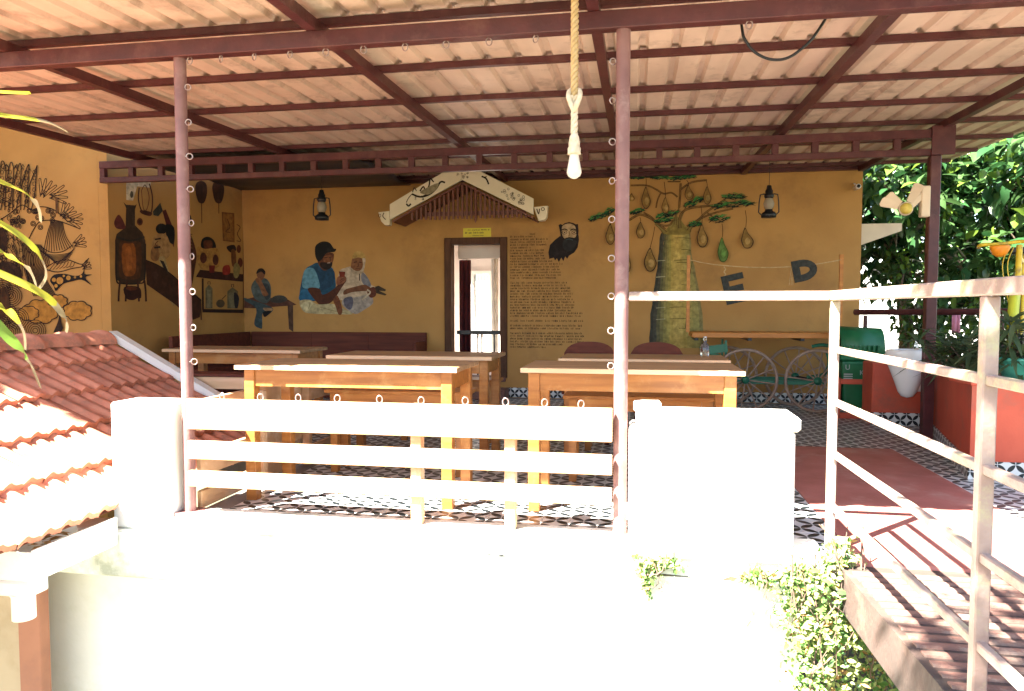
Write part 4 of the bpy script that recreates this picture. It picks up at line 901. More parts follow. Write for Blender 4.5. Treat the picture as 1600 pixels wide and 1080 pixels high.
for s in (-1, 1): b.tube(catmull([(0, -.008, zk - .07), (s * .014, -.02, zk - .04), (s * .026, -.012, zk), (s * .018, .012, zk + .028), (-s * .006, .02, zk + .01), (-s * .012, -.016, zk - .012)], 5), .0115, 8)
b.build('knot', 'ropew', pdn)
zc = P(897, 240, Y=3.32).z - L0.z
b = MB(); b.lathe([(.012, zn + .01), (.021, zn - .005), (.026, zn - .035), (.025, zn - .05), (.030, zn - .058), (.029, zc + .006), (.031, zc - .004), (.0, zc - .004)], 18); b.build('collar', 'ropew', pdn)
b = MB(); b.lathe([(.020, zc - .005), (.023, zc * .8), (.031, zc * .42), (.034, zc * .26), (.028, zc * .12), (.012, zc * .03), (0, 0)], 18); b.build('bulb', 'bulb', pdn)
b = MB(); b.tube(catmull([P(*q, Y=3.72) for q in ((1158, 30), (1160, 48), (1164, 62), (1180, 82), (1205, 93), (1232, 90), (1262, 68), (1282, 42), (1296, 18))], 6), .007, 7)
tag(b.build('black_cable', 'black'), 'slack black cable looped under the canopy right of the front post', 'cable')

# ================================================================== GABLE ORNAMENT OVER THE DOOR
gy = 8.55
gb = thing('gable_ornament', 'small ivory bargeboard gable with red lattice fixed to the wall above the door', 'ornament', (-2.0, 9.1, 2.4))
gbi = Matrix.Translation(-gb.location)
def gpart(b, n, mt=None): o = b.build(n, mt, gb); o.matrix_parent_inverse = gbi; return o
G = lambda x, y, Y=gy: P(585 + x / 5.614, 265 + y / 5.614, Y=Y)
lb = gpart(MB().prism([G(765, 90), G(135, 440), G(135, 305), G(760, -70)], (0, .03, 0)), 'bargeboard', 'gable')
rb_ = gpart(MB().prism([G(768, 90), G(1395, 395), G(1395, 255), G(763, -70)], (0, .03, 0)), 'bargeboard', 'gable')
gpart(MB().prism([G(35, 375), G(130, 365), G(132, 485), G(95, 490), (G(60, 455))], (0, .09, 0)), 'carved_end', 'gable')
gpart(MB().prism([G(1400, 330), G(1520, 318), G(1510, 420), G(1490, 445), G(1440, 450)], (0, .09, 0)), 'carved_end', 'gable')
b = MB()
for A_, B_ in (((765, 110), (150, 445)), ((768, 110), (1390, 412))):
    a, c = G(*A_), G(*B_); b.prism([a + Vector((0, .032, -.02)), c + Vector((0, .032, -.02)), c + Vector((0, .54, -.02)), a + Vector((0, .54, -.02))], (0, 0, .02))
gpart(b, 'soffit', 'lattice')
ly = 8.62; zb = G(600, 435, ly).z
for i in range(29):
    x = 330 + i * 40
    if x > 1370: break
    ytop = 110 + (765 - x) * .545 + 14 if x < 766 else 110 + (x - 768) * .486 + 14
    if ytop > 420: continue
    a = G(x, ytop, ly); gpart(MB().box(a.x - .012, a.x + .012, ly, ly + .02, zb + rnd.uniform(-.005, .005), a.z), 'slat', 'lattice')
z1 = G(700, 385, ly).z; gpart(MB().box(G(440, 0, ly).x, G(1330, 0, ly).x, ly + .021, ly + .04, z1 - .025, z1 + .025), 'lattice_rail', 'lattice')
a = G(890, 160, ly); gpart(MB().lathe([(0, zb - .06), (.018, zb - .02), (.012, zb + .04), (.02, a.z)], 8, None, (a.x, ly - .02, 0)), 'centre_drop', 'lattice')
m = Mural(Vector((0, gy - .0005, 0)), BN, 585, 265, 5.614)
for pts, wd in (([(330, 215), (400, 240), (480, 220), (540, 170), (580, 110), (620, 115)], 16), ([(400, 190), (430, 150), (450, 190), (480, 140), (490, 80), (520, 110)], 12), ([(430, 230), (500, 200), (560, 140)], 9), ([(280, 300), (300, 320), (320, 300)], 14), ([(330, 215), (300, 250), (280, 290)], 7), ([(940, 60), (980, 80), (1003, 130)], 14), ([(960, 75), (985, 60)], 8)): m.line(pts, wd, '1c1512')
m.fill([(400, 200), (480, 150), (560, 120), (540, 180), (470, 220)], '8f8468'); m.line([(335, 200), (350, 160), (370, 190)], 8, '2a201a')
for i in range(26): 
    x = rg.uniform(1110, 1310); y = 130 + (x - 1095) * .5 + rg.uniform(0, 90); m.oval(x, y, rg.uniform(5, 13), rg.uniform(5, 13), '4a4030', 3.5, 8)
for i in range(16): x = rg.uniform(710, 825); m.oval(x, rg.uniform(30, 75), 6, 6, '6a5a42', 3, 8)
for i in range(10): x = rg.uniform(360, 440); m.oval(x, rg.uniform(225, 270), 6, 6, '4a4030', 3, 8)
m.oval(48, 405, 10, 14, '2a201a', 4); m.line([(85, 380), (75, 410), (100, 440)], 8, '5a4c38'); m.line([(1425, 345), (1440, 390), (1450, 345)], 8, '2a201a'); m.oval(1478, 348, 14, 14, '2a201a', 5)
o = m.done('painted_scrollwork', gb, 'black scrollwork painted on the bargeboards'); o['kind'] = 'stuff'; o.matrix_parent_inverse = gbi

# ================================================================== CART WITH LETTERS
ct = thing('display_cart', 'green iron cart with spoked wheels and an orange plank top against the back wall', 'cart', (1.4, 8.5, 0))
cti = Matrix.Translation(-ct.location)
def kpart(b, n, mt=None, par=None):
    o = b.build(n, mt, par or ct)
    o.matrix_parent_inverse = cti if par is None else Matrix.Identity(4); return o
kpart(MB().box(.60, 2.28, 8.28, 8.85, .815, .875, c=.006), 'plank_top', 'orangeplank')
for i, x in enumerate((.63, 1.2, 1.75)): kpart(MB().box(x, x + .04, 8.275, 8.8, .785, .814), 'cross_bearer', 'black')
WR = .335
wheel_parts = []
b = MB(); b.tube([(WR * math.cos(a), 0, WR * math.sin(a)) for a in [2 * math.pi * i / 40 for i in range(40)]], 0.018, 6, closed=True); rim = b.mesh('rim', 'cartwheel')
b = MB(); b.tube([(0, 0, .03), (0, 0, WR - .01)], .0085, 5); spoke = b.mesh('spoke', 'cartwheel')
b = MB(); b.lathe([(0, -.05), (.035, -.05), (.045, -.02), (.045, .02), (.035, .05), (0, .05)], 12, None, (0, 0, 0), 'y'); hub = b.mesh('hub', 'green')
for x, y in ((1.186, 8.33), (1.946, 8.33), (1.05, 8.86), (1.82, 8.86)):
    wh = link('wheel', hub, ct, (x - 1.4, y - 8.5, WR + .013)); 
    link('rim', rim, wh)
    for i in range(12): link('spoke', spoke, wh, None, (0, 2 * math.pi * i / 12 + .13, 0))
kpart(MB().box(1.1, 2.02, 8.36, 8.40, .30, .345), 'chassis_bar', 'green'); kpart(MB().box(1.0, 1.95, 8.78, 8.82, .30, .345), 'chassis_bar', 'green')
for x in (1.186, 1.946): kpart(MB().tube([(x - .0, 8.3, .348), (x - .13, 8.9, .348)], .014, 8), 'axle', 'black')
for x, y in ((.98, 8.4), (2.2, 8.4), (.98, 8.75), (2.2, 8.75)): kpart(MB().box(x - .012, x + .012, y - .012, y + .012, .35, .784), 'upright', 'green')
b = MB(); b.bar((.7, 8.42, .66), (1.0, 8.42, .70), .05, .09); kpart(b, 'tool_box', 'green')
b = MB(); b.tube(catmull([(2.2, 8.42, .70), (2.02, 8.42, .74), (1.9, 8.42, .72)], 4), .02, 8); kpart(b, 'bracket', 'green')
b = MB(); b.tube(catmull([(2.05, 8.41, .68), (2.08, 8.41, .55), (2.03, 8.41, .42), (1.85, 8.41, .38)], 5), .02, 8); kpart(b, 'curved_stay', 'green')
b = MB(); b.tube(catmull([(.98, 8.42, .58), (.86, 8.42, .62), (.72, 8.42, .58)], 5), .016, 8); kpart(b, 'bracket', 'green')
pL, pR = P(1076, 403, Y=8.3), P(1315, 403, Y=8.3)
for p, zt in ((pL, 1.73), (pR, 1.72)): kpart(MB().box(p.x - .018, p.x + .018, 8.285, 8.32, .876, zt), 'pole', 'orangeplank')
b = MB(); b.tube(catmull([P(*q, Y=8.29) for q in ((1077, 406), (1100, 411), (1130, 415), (1180, 418), (1235, 417), (1275, 413), (1315, 406))], 5), .006, 6); kpart(b, 'string', 'rope')
def letter(ch, px, py, hgt, wid, tilt, label):
    t = .30 * wid; h, w_ = hgt / 2, wid / 2; b = MB()
    if ch == 'E': b.prism([(-w_, 0, -h), (w_, 0, -h), (w_, 0, -h + t), (-w_ + t, 0, -h + t), (-w_ + t, 0, -t / 2), (w_ * .8, 0, -t / 2), (w_ * .8, 0, t / 2), (-w_ + t, 0, t / 2), (-w_ + t, 0, h - t), (w_, 0, h - t), (w_, 0, h), (-w_, 0, h)], (0, .025, 0))
    else:
        n = 12; arc = lambda k_, hh: [(-.15 * wid + (w_ + .15 * wid - k_) * math.cos(math.pi / 2 - math.pi * i / n), 0, (hh) * math.sin(math.pi / 2 - math.pi * i / n)) for i in range(n + 1)]
        o_ = [(-w_, 0, h)] + arc(0, h) + [(-w_, 0, -h)]; q = [(-w_ + t, 0, h - t)] + arc(t * .95, h - t) + [(-w_ + t, 0, -h + t)]; N = len(o_)
        vs_ = o_ + q + [(x, .025, z) for x, y, z in o_] + [(x, .025, z) for x, y, z in q]; fs = []
        for i in range(N):
            j = (i + 1) % N; fs += [(i, j, N + j, N + i), (2 * N + i, 3 * N + i, 3 * N + j, 2 * N + j), (i, 2 * N + i, 2 * N + j, j), (N + i, N + j, 3 * N + j, 3 * N + i)]
        b.add(vs_, fs)
    o = b.build('hanging_letter', LM, None, P(px, py, Y=8.26)); o.rotation_euler = (0, tilt, 0); return tag(o, label, 'letter')
LM = mat('slate_letter_paint', (.03, .033, .027), (.018, .02, .017), 25, .7, .2, contrast=(.45, .55))
letter('E', 1148, 451, .32, .235, R(-13), 'dark letter E hanging crooked from the string above the cart')
letter('D', 1258, 422, .235, .25, R(-11), 'dark letter D tilted on the string above the cart')
b = MB()
for i in range(7): b.tube([P(1131 + (i % 2) * 3, 417 + 4 * i, Y=8.285), P(1131 + ((i + 1) % 2) * 3, 421 + 4 * i, Y=8.285)], .007, 5)
kpart(b, 'letter_tie', 'rope')
b = MB()
for k in range(3): b.tube(catmull([P(1236 + k, 418, Y=8.285), P(1235 + 2 * k, 430, Y=8.285), P(1233 + 3 * k, 446, Y=8.285)], 3), .004, 5)
kpart(b, 'loose_tie', 'rope')

# ================================================================== BIN, BASIN, PLANTERS
bn = thing('waste_bin', 'green dome-lidded waste bin on a red stand beside the planter', 'bin', (2.30, 8.15, 0)); bn.scale = (.92, .92, 1)
b = MB(); b.add([(-.19, -.17, .10), (.19, -.17, .10), (.19, .17, .10), (-.19, .17, .10), (-.225, -.2, .60), (.225, -.2, .60), (.225, .2, .60), (-.225, .2, .60)], [(3, 2, 1, 0), (4, 5, 6, 7), (0, 1, 5, 4), (1, 2, 6, 5), (2, 3, 7, 6), (3, 0, 4, 7)]); body = b.build('body', 'bin', bn)
md = body.modifiers.new('soft', 'BEVEL'); md.width = .03; md.segments = 3
MB().box(-.245, .245, -.22, .22, .603, .655, c=.015).build('rim', 'bin', bn)
b = MB(); n = 12; pr = []
for i in range(n + 1):
    a = math.pi * i / n; pr.append((math.cos(a) * .21, .655 + .30 * math.sin(a) ** .7))
vs_ = [(-.235, y, z) for y, z in pr] + [(.235, y * .92, z - (.02 if 0 < i < n else 0)) for i, (y, z) in enumerate(pr)]
b.add(vs_, [(i, i + 1, n + 2 + i, n + 1 + i) for i in range(n)], None, True); b.add(vs_[n + 1:], [tuple(range(n + 1))]); b.build('lid', 'bin', bn).modifiers.new('t', 'SOLIDIFY').thickness = .008
b = MB(); q = [(-.228, y * .9, .655 + (z - .655) * .9) for y, z in pr]; b.add(q, [tuple(range(n + 1))]); b.build('opening_shade', 'bindark', bn)  # flat dark panel, shade inside the lid put into its colour
for i in range(8): MB().box(-.20 + i * .05, -.18 + i * .05, -.214, -.19, .70, .76).build('lid_rib', 'bin', bn)
b = MB()
for z in (.30, .36): pass
b.box(-.27, -.235, -.22, .22, 0, .42); b.box(.235, .27, -.22, .22, 0, .42); b.box(-.234, .234, -.235, -.205, .36, .41); b.box(-.234, .234, -.225, -.2, .0, .06); b.build('stand', 'redwall', bn)
WT = mat('white_print', (.40, .46, .42), None, 5, .6, 0)
def decal(txt, size, loc, par, mt=WT):
    me = text_mesh(txt, size); me.materials.clear(); me.materials.append(mt); o = link('lettering', me, par, loc, (R(90 - 3.5), 0, 0)); return o
decal('KLEEN', .07, (.07, -.1985, .475), bn); decal('U', .075, (-.16, -.2, .53), bn); 
b = MB()
for i in range(4): b.box(-.20, -.105, -.2015 + i * .002, -.2005 + i * .002, .455 - i * .022, .465 - i * .022)
b.build('fine_print', WT, bn)
b = MB(); b.tube(catmull([(.02, -.199, .55), (.06, -.2, .59), (.1, -.2, .56), (.05, -.199, .53), (.03, -.199, .56)], 4), .006, 5); b.build('emblem', WT, bn)

pn = thing('planter', 'long low red masonry planter with black petal skirting along the right side', 'planter', (2.6, 6.5, 0))
pni = Matrix.Translation(-pn.location)
def ppart(b, n, mt=None): o = b.build(n, mt, pn); o.matrix_parent_inverse = pni; return o
PX0, PX1 = 2.2, 2.72
b = MB(); b.prism([(PX0, 5.25, 0), (4.6, 5.25, 0), (4.6, 5.75, 0), (3.3, 5.75, 0), (3.3, 7.86, 0), (PX1 + .06, 7.86, 0), (PX1, 7.50, 0)], (0, 0, .63)); ppart(b, 'body', 'redwall')
ppart(MB().box(PX0 - .012, 4.6, 5.236, 5.60, .631, .655, c=.005), 'coping', 'redwall')
b = MB(); b.box(2.27, PX1 + .03, 7.55, 7.87, .002, .61, c=.01); ppart(b, 'end_pier', 'redwall')
b = MB(); b.hexa([(PX0 - .012, 5.25, .002), (PX0 - .001, 5.25, .002), (PX1 - .001, 7.50, .002), (PX1 - .012, 7.50, .002), (PX0 - .012, 5.25, .125), (PX0 - .001, 5.25, .125), (PX1 - .001, 7.50, .125), (PX1 - .012, 7.50, .125)]); ppart(b, 'skirting', 'tilesy')
ppart(MB().box(2.262, PX1, 7.538, 7.549, .002, .125), 'skirting', 'tilesx'); ppart(MB().box(PX0 - .012, 4.6, 5.238, 5.249, .002, .125), 'skirting', 'tilesx')
ppart(MB().box(PX1, 3.2, 5.62, 7.45, .631, .65), 'soil', 'gardensoil')

bs = thing('ceramic_basin', 'white ceramic wall basin fixed to the red planter beside the rear post', 'basin', P(1419, 548, Y=7.1)); bs.scale = (1.14, 1.1, 1.04)
b = MB(); rings = [(.0, .165, .14), (-.03, .172, .145), (-.10, .16, .135), (-.18, .13, .12), (-.28, .095, .10), (-.36, .07, .08), (-.40, .045, .06), (-.415, .0, .0)]; n = 20; vs_ = []
for z, rx_, ry_ in rings:
    for k in range(n):
        a = 2 * math.pi * k / n; vs_.append((rx_ * math.cos(a), ry_ * math.sin(a) * (1 if math.sin(a) < 0 else .75), z))
b.add(vs_, [(i * n + k, i * n + (k + 1) % n, (i + 1) * n + (k + 1) % n, (i + 1) * n + k) for i in range(len(rings) - 1) for k in range(n)], None, True)
vs_ = []
for z, f in ((.0, 1.0), (.012, .96), (.012, .86), (-.05, .78), (-.09, .5), (-.10, 0)):
    for k in range(n):
        a = 2 * math.pi * k / n; vs_.append((.165 * f * math.cos(a), .14 * f * math.sin(a) * (1 if math.sin(a) < 0 else .75), z))
b.add(vs_, [(i * n + k, i * n + (k + 1) % n, (i + 1) * n + (k + 1) % n, (i + 1) * n + k) for i in range(5) for k in range(n)], None, True)
b.build('bowl', 'ceramic', bs)
MB().box(.06, .19, -.02, .09, -.36, .02, c=.02).build('back_panel', 'ceramic', bs)

# ================================================================== WALL FITTINGS ON THE RIGHT
cc = thing('security_camera', 'small white security camera on the right end of the mustard wall', 'camera', P(1338, 293, Y=9.0))
MB().lathe([(0, -.09), (.028, -.09), (.03, -.07), (.03, .05), (0, .05)], 12, None, (0, 0, 0), 'y').build('body', 'ceramic', cc)
MB().lathe([(0, -.094), (.02, -.094), (.02, -.091)], 12, None, (0, 0, 0), 'y').build('lens', 'black', cc)
MB().tube([(0, .02, .0), (.0, .06, .05), (0, .099, .06)], .01, 6).build('bracket', 'ceramic', cc)
fan = thing('wall_fan', 'cream-bladed fan with a gold hub on a bracket fixed to the rear post', 'fan', P(1416, 326, Y=6.58)); fan.scale = (.86, .86, .86)
MB().lathe([(0, -.045), (.03, -.043), (.045, -.035), (.055, -.01), (.057, .02), (.04, .03), (0, .03)], 18, None, (0, 0, 0), 'y').build('hub', 'gold', fan)
MB().lathe([(.058, .005), (.066, .005), (.066, .03), (.058, .03)], 18, None, (0, 0, 0), 'y').build('motor_ring', 'cream', fan)
MB().lathe([(0, .031), (.035, .031), (.035, .09), (0, .09)], 14, None, (0, 0, 0), 'y').build('motor_housing', 'steel', fan)
for ang, L_ in ((62, .25), (140, .2), (160, .22)):
    a = R(ang); d = Vector((math.cos(a), .1, math.sin(a))); s = Vector((-math.sin(a), .35, math.cos(a))).normalized(); b = MB()
    c0 = d * .07; c1 = d * L_
    b.prism([c0 - s * .03, c1 - s * .05, c1 * 1.08 - s * .03, c1 * 1.08 + s * .03, c1 + s * .05, c0 + s * .03], (0, .008, 0)); b.build('blade', 'cream', fan)
MB().bar((.03, .05, .0), (.16, .05, .13), .04, .05).build('arm', 'cream', fan)
MB().box(.145, .225, .02, .10, -.08, .22, c=.008).build('wall_bracket', 'cream', fan)
MB().box(.10, .144, .03, .09, .13, .20, c=.005).build('arm_block', 'cream', fan)
cj = P(1345, 356, Y=9.4)
b = MB(); b.prism([(2.58, 9.3, 1.88), (3.08, 9.3, 2.06), (3.08, 9.3, 2.15), (2.58, 9.3, 2.15)], (0, .9, 0)); tag(b.build('sunshade_ledge', 'cream'), 'cream concrete sunshade jutting from the end of the mustard wall', 'ledge')
hr = thing('garden_handrail', 'dark maroon pipe handrail in front of the trees behind the planter', 'railing', (2.9, 8.9, 0))
a, c = P(1336, 488, Y=9.0), P(1580, 487, Y=7.7)
o = MB().tube([a, c], .035, 10).build('rail', 'maroon', hr); o.matrix_parent_inverse = Matrix.Translation(-hr.location)
for t in (.08, .5, .95):
    p = a + (c - a) * t; o = MB().tube([(p.x, p.y, -.12), (p.x, p.y, p.z - .036)], .025, 8).build('post', 'maroon', hr); o.matrix_parent_inverse = Matrix.Translation(-hr.location)
pk = curtain('hanging_cloth', P(1487, 505, Y=8.9).x, P(1500, 505, Y=8.9).x, 8.9, P(1490, 521, Y=8.9).z, P(1490, 490, Y=8.9).z, 'pink', 'pink cloth hanging behind the planter leaves', .01, 2); pk['category'] = 'cloth'

# ------------------------------------------------------------------ bicycle
bk = thing('yellow_bicycle', 'old yellow bicycle standing on the planter with an orange headlamp', 'bicycle', (P(1585, 560, Y=5.75).x, 5.75, .645), None, R(-28))
def wheel_b(y, z, nm='wheel'):
    b = MB(); b.tube([(0, y + .31 * math.cos(a), z + .31 * math.sin(a)) for a in [2 * math.pi * i / 36 for i in range(36)]], .016, 6, 'black', closed=True)
    w_ = b.build(nm, None, bk)
    b = MB()
    for i in range(16):
        a = 2 * math.pi * i / 16; b.tube([(0, y, z), (0, y + .3 * math.cos(a), z + .3 * math.sin(a))], .0018, 4)
    b.build('spokes', 'steel', w_)
wheel_b(0, .33); wheel_b(1.05, .33)
b = MB(); vs_ = []
for i in range(17):
    a = R(200 - i * 10.5); cy, cz = math.cos(a), math.sin(a)
    for s, rr in ((-.033, .332), (0, .352), (.033, .332)): vs_.append((s, rr * cy, .33 + rr * cz))
b.add(vs_, [(3 * i + k, 3 * i + k + 1, 3 * i + 4 + k, 3 * i + 3 + k) for i in range(16) for k in range(2)], None, True)
b.build('front_mudguard', 'lime', bk).modifiers.new('t', 'SOLIDIFY').thickness = .003
fy, fz = .10, .84
for s in (-1, 1): MB().tube([(s * .035, 0, .33), (s * .035, .06, .62), (s * .02, .075, .68)], .012, 7).build('fork_blade', 'yellow', bk)
MB().tube([(0, .075, .66), (0, .12, .96)], .02, 10).build('head_tube', 'yellow', bk)
MB().tube(catmull([(-.25, .10, .955), (-.22, -.0, .965), (-.10, .06, .97), (0, .11, .985), (.10, .06, .97), (.22, -.0, .965), (.25, .10, .955)], 5), .013, 8).build('handlebar', 'yellow', bk)
MB().lathe([(0, -.075), (.02, -.072), (.045, -.055), (.062, -.02), (.066, .0), (.06, .008), (0, .008)], 18, None, (-.11, -.01, .945)).build('headlamp', 'orange', bk)
for s in (-.06, -.03): MB().tube(catmull([(s, .03, .94), (s - .03, -.02, .80), (s + .01, .03, .55), (s + .02, .05, .42)], 5), .0035, 5).build('brake_cable', 'yellow', bk)
for a, c in (((0, .1, .88), (0, .65, .86)), ((0, .085, .72), (0, .55, .30)), ((0, .65, .92), (0, .55, .30)), ((0, .55, .30), (0, 1.05, .33)), ((0, .65, .84), (0, 1.05, .33))): MB().tube([a, c], .014, 8).build('frame_tube', 'yellow', bk)
MB().obox((0, .66, .95), (.16, 0, 0), (0, .24, 0), (0, 0, .05), None, .02).build('saddle', 'black', bk)

# ================================================================== PLANTS
def leaf_quad(b, p, d, L_, W_, up, mt, fold=.3, droop=.25):
    d = d.normalized(); s = d.cross(up)
    if s.length < 1e-4: s = d.orthogonal()
    s.normalize(); u = s.cross(d)
    m1 = p + d * L_ * .33; m2 = p + d * L_ * .68 - u * L_ * droop * .35; e = p + d * L_ - u * L_ * droop; f = u * W_ * fold * .5
    b.add([p, m1 - s * W_ * .5 + f, m1, m1 + s * W_ * .5 + f, m2 - s * W_ * .42 + f, m2, m2 + s * W_ * .42 + f, e], [(0, 2, 1), (0, 3, 2), (1, 2, 5, 4), (2, 3, 6, 5), (4, 5, 7), (5, 6, 7)], mt, True)
def rdir(rg, up=0): 
    v = Vector((rg.gauss(0, 1), rg.gauss(0, 1), rg.gauss(0, 1) + up)); return v.normalized()
def tree(name, base, h, crown, n, leaf, label, mats, seed, trunk_r=.12, bark='bark', group=None):
    rg = random.Random(seed); t = thing(name, label, 'tree', base, group); base = Vector(base)
    b = MB(); top = Vector((rg.uniform(-.3, .3), rg.uniform(-.3, .3), h))
    tp = [Vector((0, 0, -.1)), Vector((rg.uniform(-.1, .1), 0, h * .35)), top * .7 + Vector((0, 0, 0)), top]
    tp = catmull(tp, 5); b.tube(tp, [trunk_r * (1 - .75 * i / (len(tp) - 1)) for i in range(len(tp))], 9)
    clumps = []
    for (cx, cy, cz, r_) in crown:
        c = Vector((cx, cy, cz)) - base; st = tp[int(len(tp) * rg.uniform(.45, .95))]
        b.tube(catmull([st, (st + c) / 2 + Vector((rg.uniform(-.2, .2), rg.uniform(-.2, .2), .15)), c], 4), [trunk_r * .4 * (1 - .08 * i) for i in range(9)], 6); clumps.append((c, r_))
        for _ in range(5):
            e = c + rdir(rg) * r_ * .9; b.tube([c, (c + e) / 2 + rdir(rg) * .1, e], [.02, .014, .006], 5)
    b.build('trunk', bark, t)
    b = MB(); tot = sum(r_ ** 2 for _, r_ in clumps)
    for c, r_ in clumps:
        for _ in range(int(n * r_ ** 2 / tot)):
            v = rdir(rg); p = c + v * r_ * (rg.random() ** .45); d = (v * .6 + rdir(rg) * .8 + Vector((0, 0, -.35)))
            k = rg.random(); L_ = leaf * rg.uniform(.6, 1.25)
            leaf_quad(b, p, d, L_, L_ * rg.uniform(.40, .56), Vector((0, 0, 1)) + rdir(rg) * .5, mats[0] if k < .5 else mats[1] if k < .85 else mats[2], .35, rg.uniform(.05, .3))
    b.build('crown', None, t); return t
LV = ('leafa', 'leafb', 'leafc')
GP = 'trees behind the planter'
tree('garden_tree', (3.55, 10.6, -.12), 3.0, [(3.3, 10.2, 2.7, .85), (3.9, 10.6, 3.4, .9), (4.4, 10.2, 2.5, .8), (3.2, 10.9, 1.9, .6), (4.0, 10.0, 1.7, .55)], 3200, .21, 'broad-leaved tree with a speckled trunk right behind the rear post', LV, 1, .12, 'palebark', GP)
tree('garden_tree', (5.6, 9.6, -.12), 3.2, [(4.9, 9.3, 2.9, .9), (5.7, 9.4, 3.4, 1.0), (5.3, 9.0, 2.1, .75), (6.2, 9.2, 2.4, .8), (4.6, 9.4, 1.7, .5)], 3600, .24, 'large-leaved tree at the right edge above the yellow bicycle', LV, 2, .13, 'bark', GP)
tree('garden_tree', (4.9, 13.0, -.12), 3.6, [(4.2, 12.6, 3.2, 1.2), (5.6, 12.8, 3.0, 1.2), (5.0, 12.4, 1.8, 1.0), (3.6, 13, 4.3, 1.0), (5.2, 13, 4.6, 1.2), (6.7, 12.6, 2.2, 1.1)], 4600, .22, 'dark tree filling the back of the garden', ('leafb', 'leafb', 'leafa'), 3, .14, 'bark', GP)
tree('garden_tree', (3.3, 14.2, -.12), 3.2, [(3.0, 13.6, 3.6, .9), (3.5, 14.0, 2.6, .8), (3.9, 13.8, 4.3, .9)], 2300, .2, 'tree glimpsed past the end of the mustard wall', LV, 4, .1, 'bark', GP)
tree('garden_shrub', (4.2, 9.0, -.12), .7, [(3.9, 8.9, .62, .38), (4.4, 9.1, .7, .42), (3.5, 9.0, .5, .3)], 900, .12, 'low yellow-green shrub behind the basin', ('leafa', 'leafc', 'leafc'), 5, .03)['category'] = 'shrub'
tree('garden_shrub', (3.75, 10.0, -.12), 1.2, [(3.45, 9.9, 1.15, .34), (3.75, 10.1, .85, .4), (4.1, 9.9, 1.2, .42), (3.35, 10.0, 1.6, .3)], 1100, .11, 'upright light green shrub between the rear post and the white wall beyond', ('leafa', 'leafc', 'leafa'), 12, .03)['category'] = 'shrub'
tree('garden_shrub', (5.3, 8.4, -.12), .8, [(5.0, 8.2, .7, .5), (5.7, 8.4, .8, .55)], 900, .13, 'dark low shrub behind the bicycle', ('leafb', 'leafa', 'leafb'), 6, .03)['category'] = 'shrub'
tree('garden_tree', (-7.0, 2.0, -3.2), 6.5, [(-6.7, 4.3, 4.3, 1.1), (-6.3, 3.2, 4.7, 1.1), (-7.0, 2.0, 5.2, 1.2), (-5.9, 4.6, 5.0, .9)], 1500, .3, 'added tree, unseen past the left edge, cutting sky light on the left wall', LV, 9, .16)  # put in out of view to dim the sky light on the left wall
nw = thing('neighbour_wall', 'sunlit white wall of a neighbouring house beyond the trees', 'wall', (6, 17, 0))
MB().box(-5, 12, 0, .2, -.3, 2.2).build('wall', 'white', nw)
# the tree over the bridge: it stands behind the camera and dapples the deck and rails with shade
tree('overhanging_tree', (2.2, -4.2, -3.2), 7.6, [(-.85, .15, 4.5, .5), (-.25, .4, 4.4, .45), (-.6, -.4, 4.6, .5), (.15, .05, 4.3, .5), (-1.25, -.2, 4.45, .5), (-1.5, -.5, 4.75, .45), (-1.05, -.85, 4.4, .45), (.3, -.8, 4.5, .7), (1.0, -1.5, 4.6, .9), (2.0, -2.2, 4.6, 1.1)], 3600, .12, 'tree overhanging the footbridge behind the viewer', LV, 8, .16)

def spiky(x, y, z, label, n=46, L0_=.34, seed=1, mt='leafd', pot=None):
    rg = random.Random(seed); t = thing('potted_oleander', label, 'plant', (x, y, z), 'narrow-leaved plants on the planter'); b = MB(); sb = MB()
    for s in range(6):
        a = rg.uniform(0, 6.28); e = Vector((math.cos(a) * rg.uniform(.04, .2), math.sin(a) * rg.uniform(.04, .16), rg.uniform(.08, .26))); sb.tube([(0, 0, -.01), e * .5 + Vector((0, 0, .03)), e], .006, 5)
        for i in range(n // 3):
            aa = rg.uniform(0, 6.28); d = Vector((math.cos(aa), math.sin(aa), rg.uniform(-.5, .9))); L_ = L0_ * rg.uniform(.5, .95)
            leaf_quad(b, e + Vector((0, 0, rg.uniform(-.06, .02))), d, L_, .034, Vector((0, 0, 1)), mt, .3, .22)
    sb.build('stems', 'bark', t); b.build('leaves', None, t)
    if pot: MB().lathe([(0, -.17), (.10, -.17), (.125, 0), (.135, 0), (.135, .02), (.12, .02), (.12, -.01), (0, -.01)], 18).build('pot', pot, t)
pz = .645
for i, (px, Y, lab, pot) in enumerate(((1475, 6.2, 'grey-green spiky plant on the planter just right of the rear post', None), (1512, 5.95, 'spiky plant on the planter behind the second railing post', None), (1560, 5.42, 'spiky plant drooping over the near end of the red planter', None), (1594, 5.4, 'spiky plant in a dark pot with a teal rim at the right edge', 'teal'))):
    p = P(px, 560, Y=Y); spiky(p.x, Y, pz + (.16 if pot else 0) - (.0 if Y > 5.4 else .012), lab, 46, .36, 20 + i, 'leafd', pot)
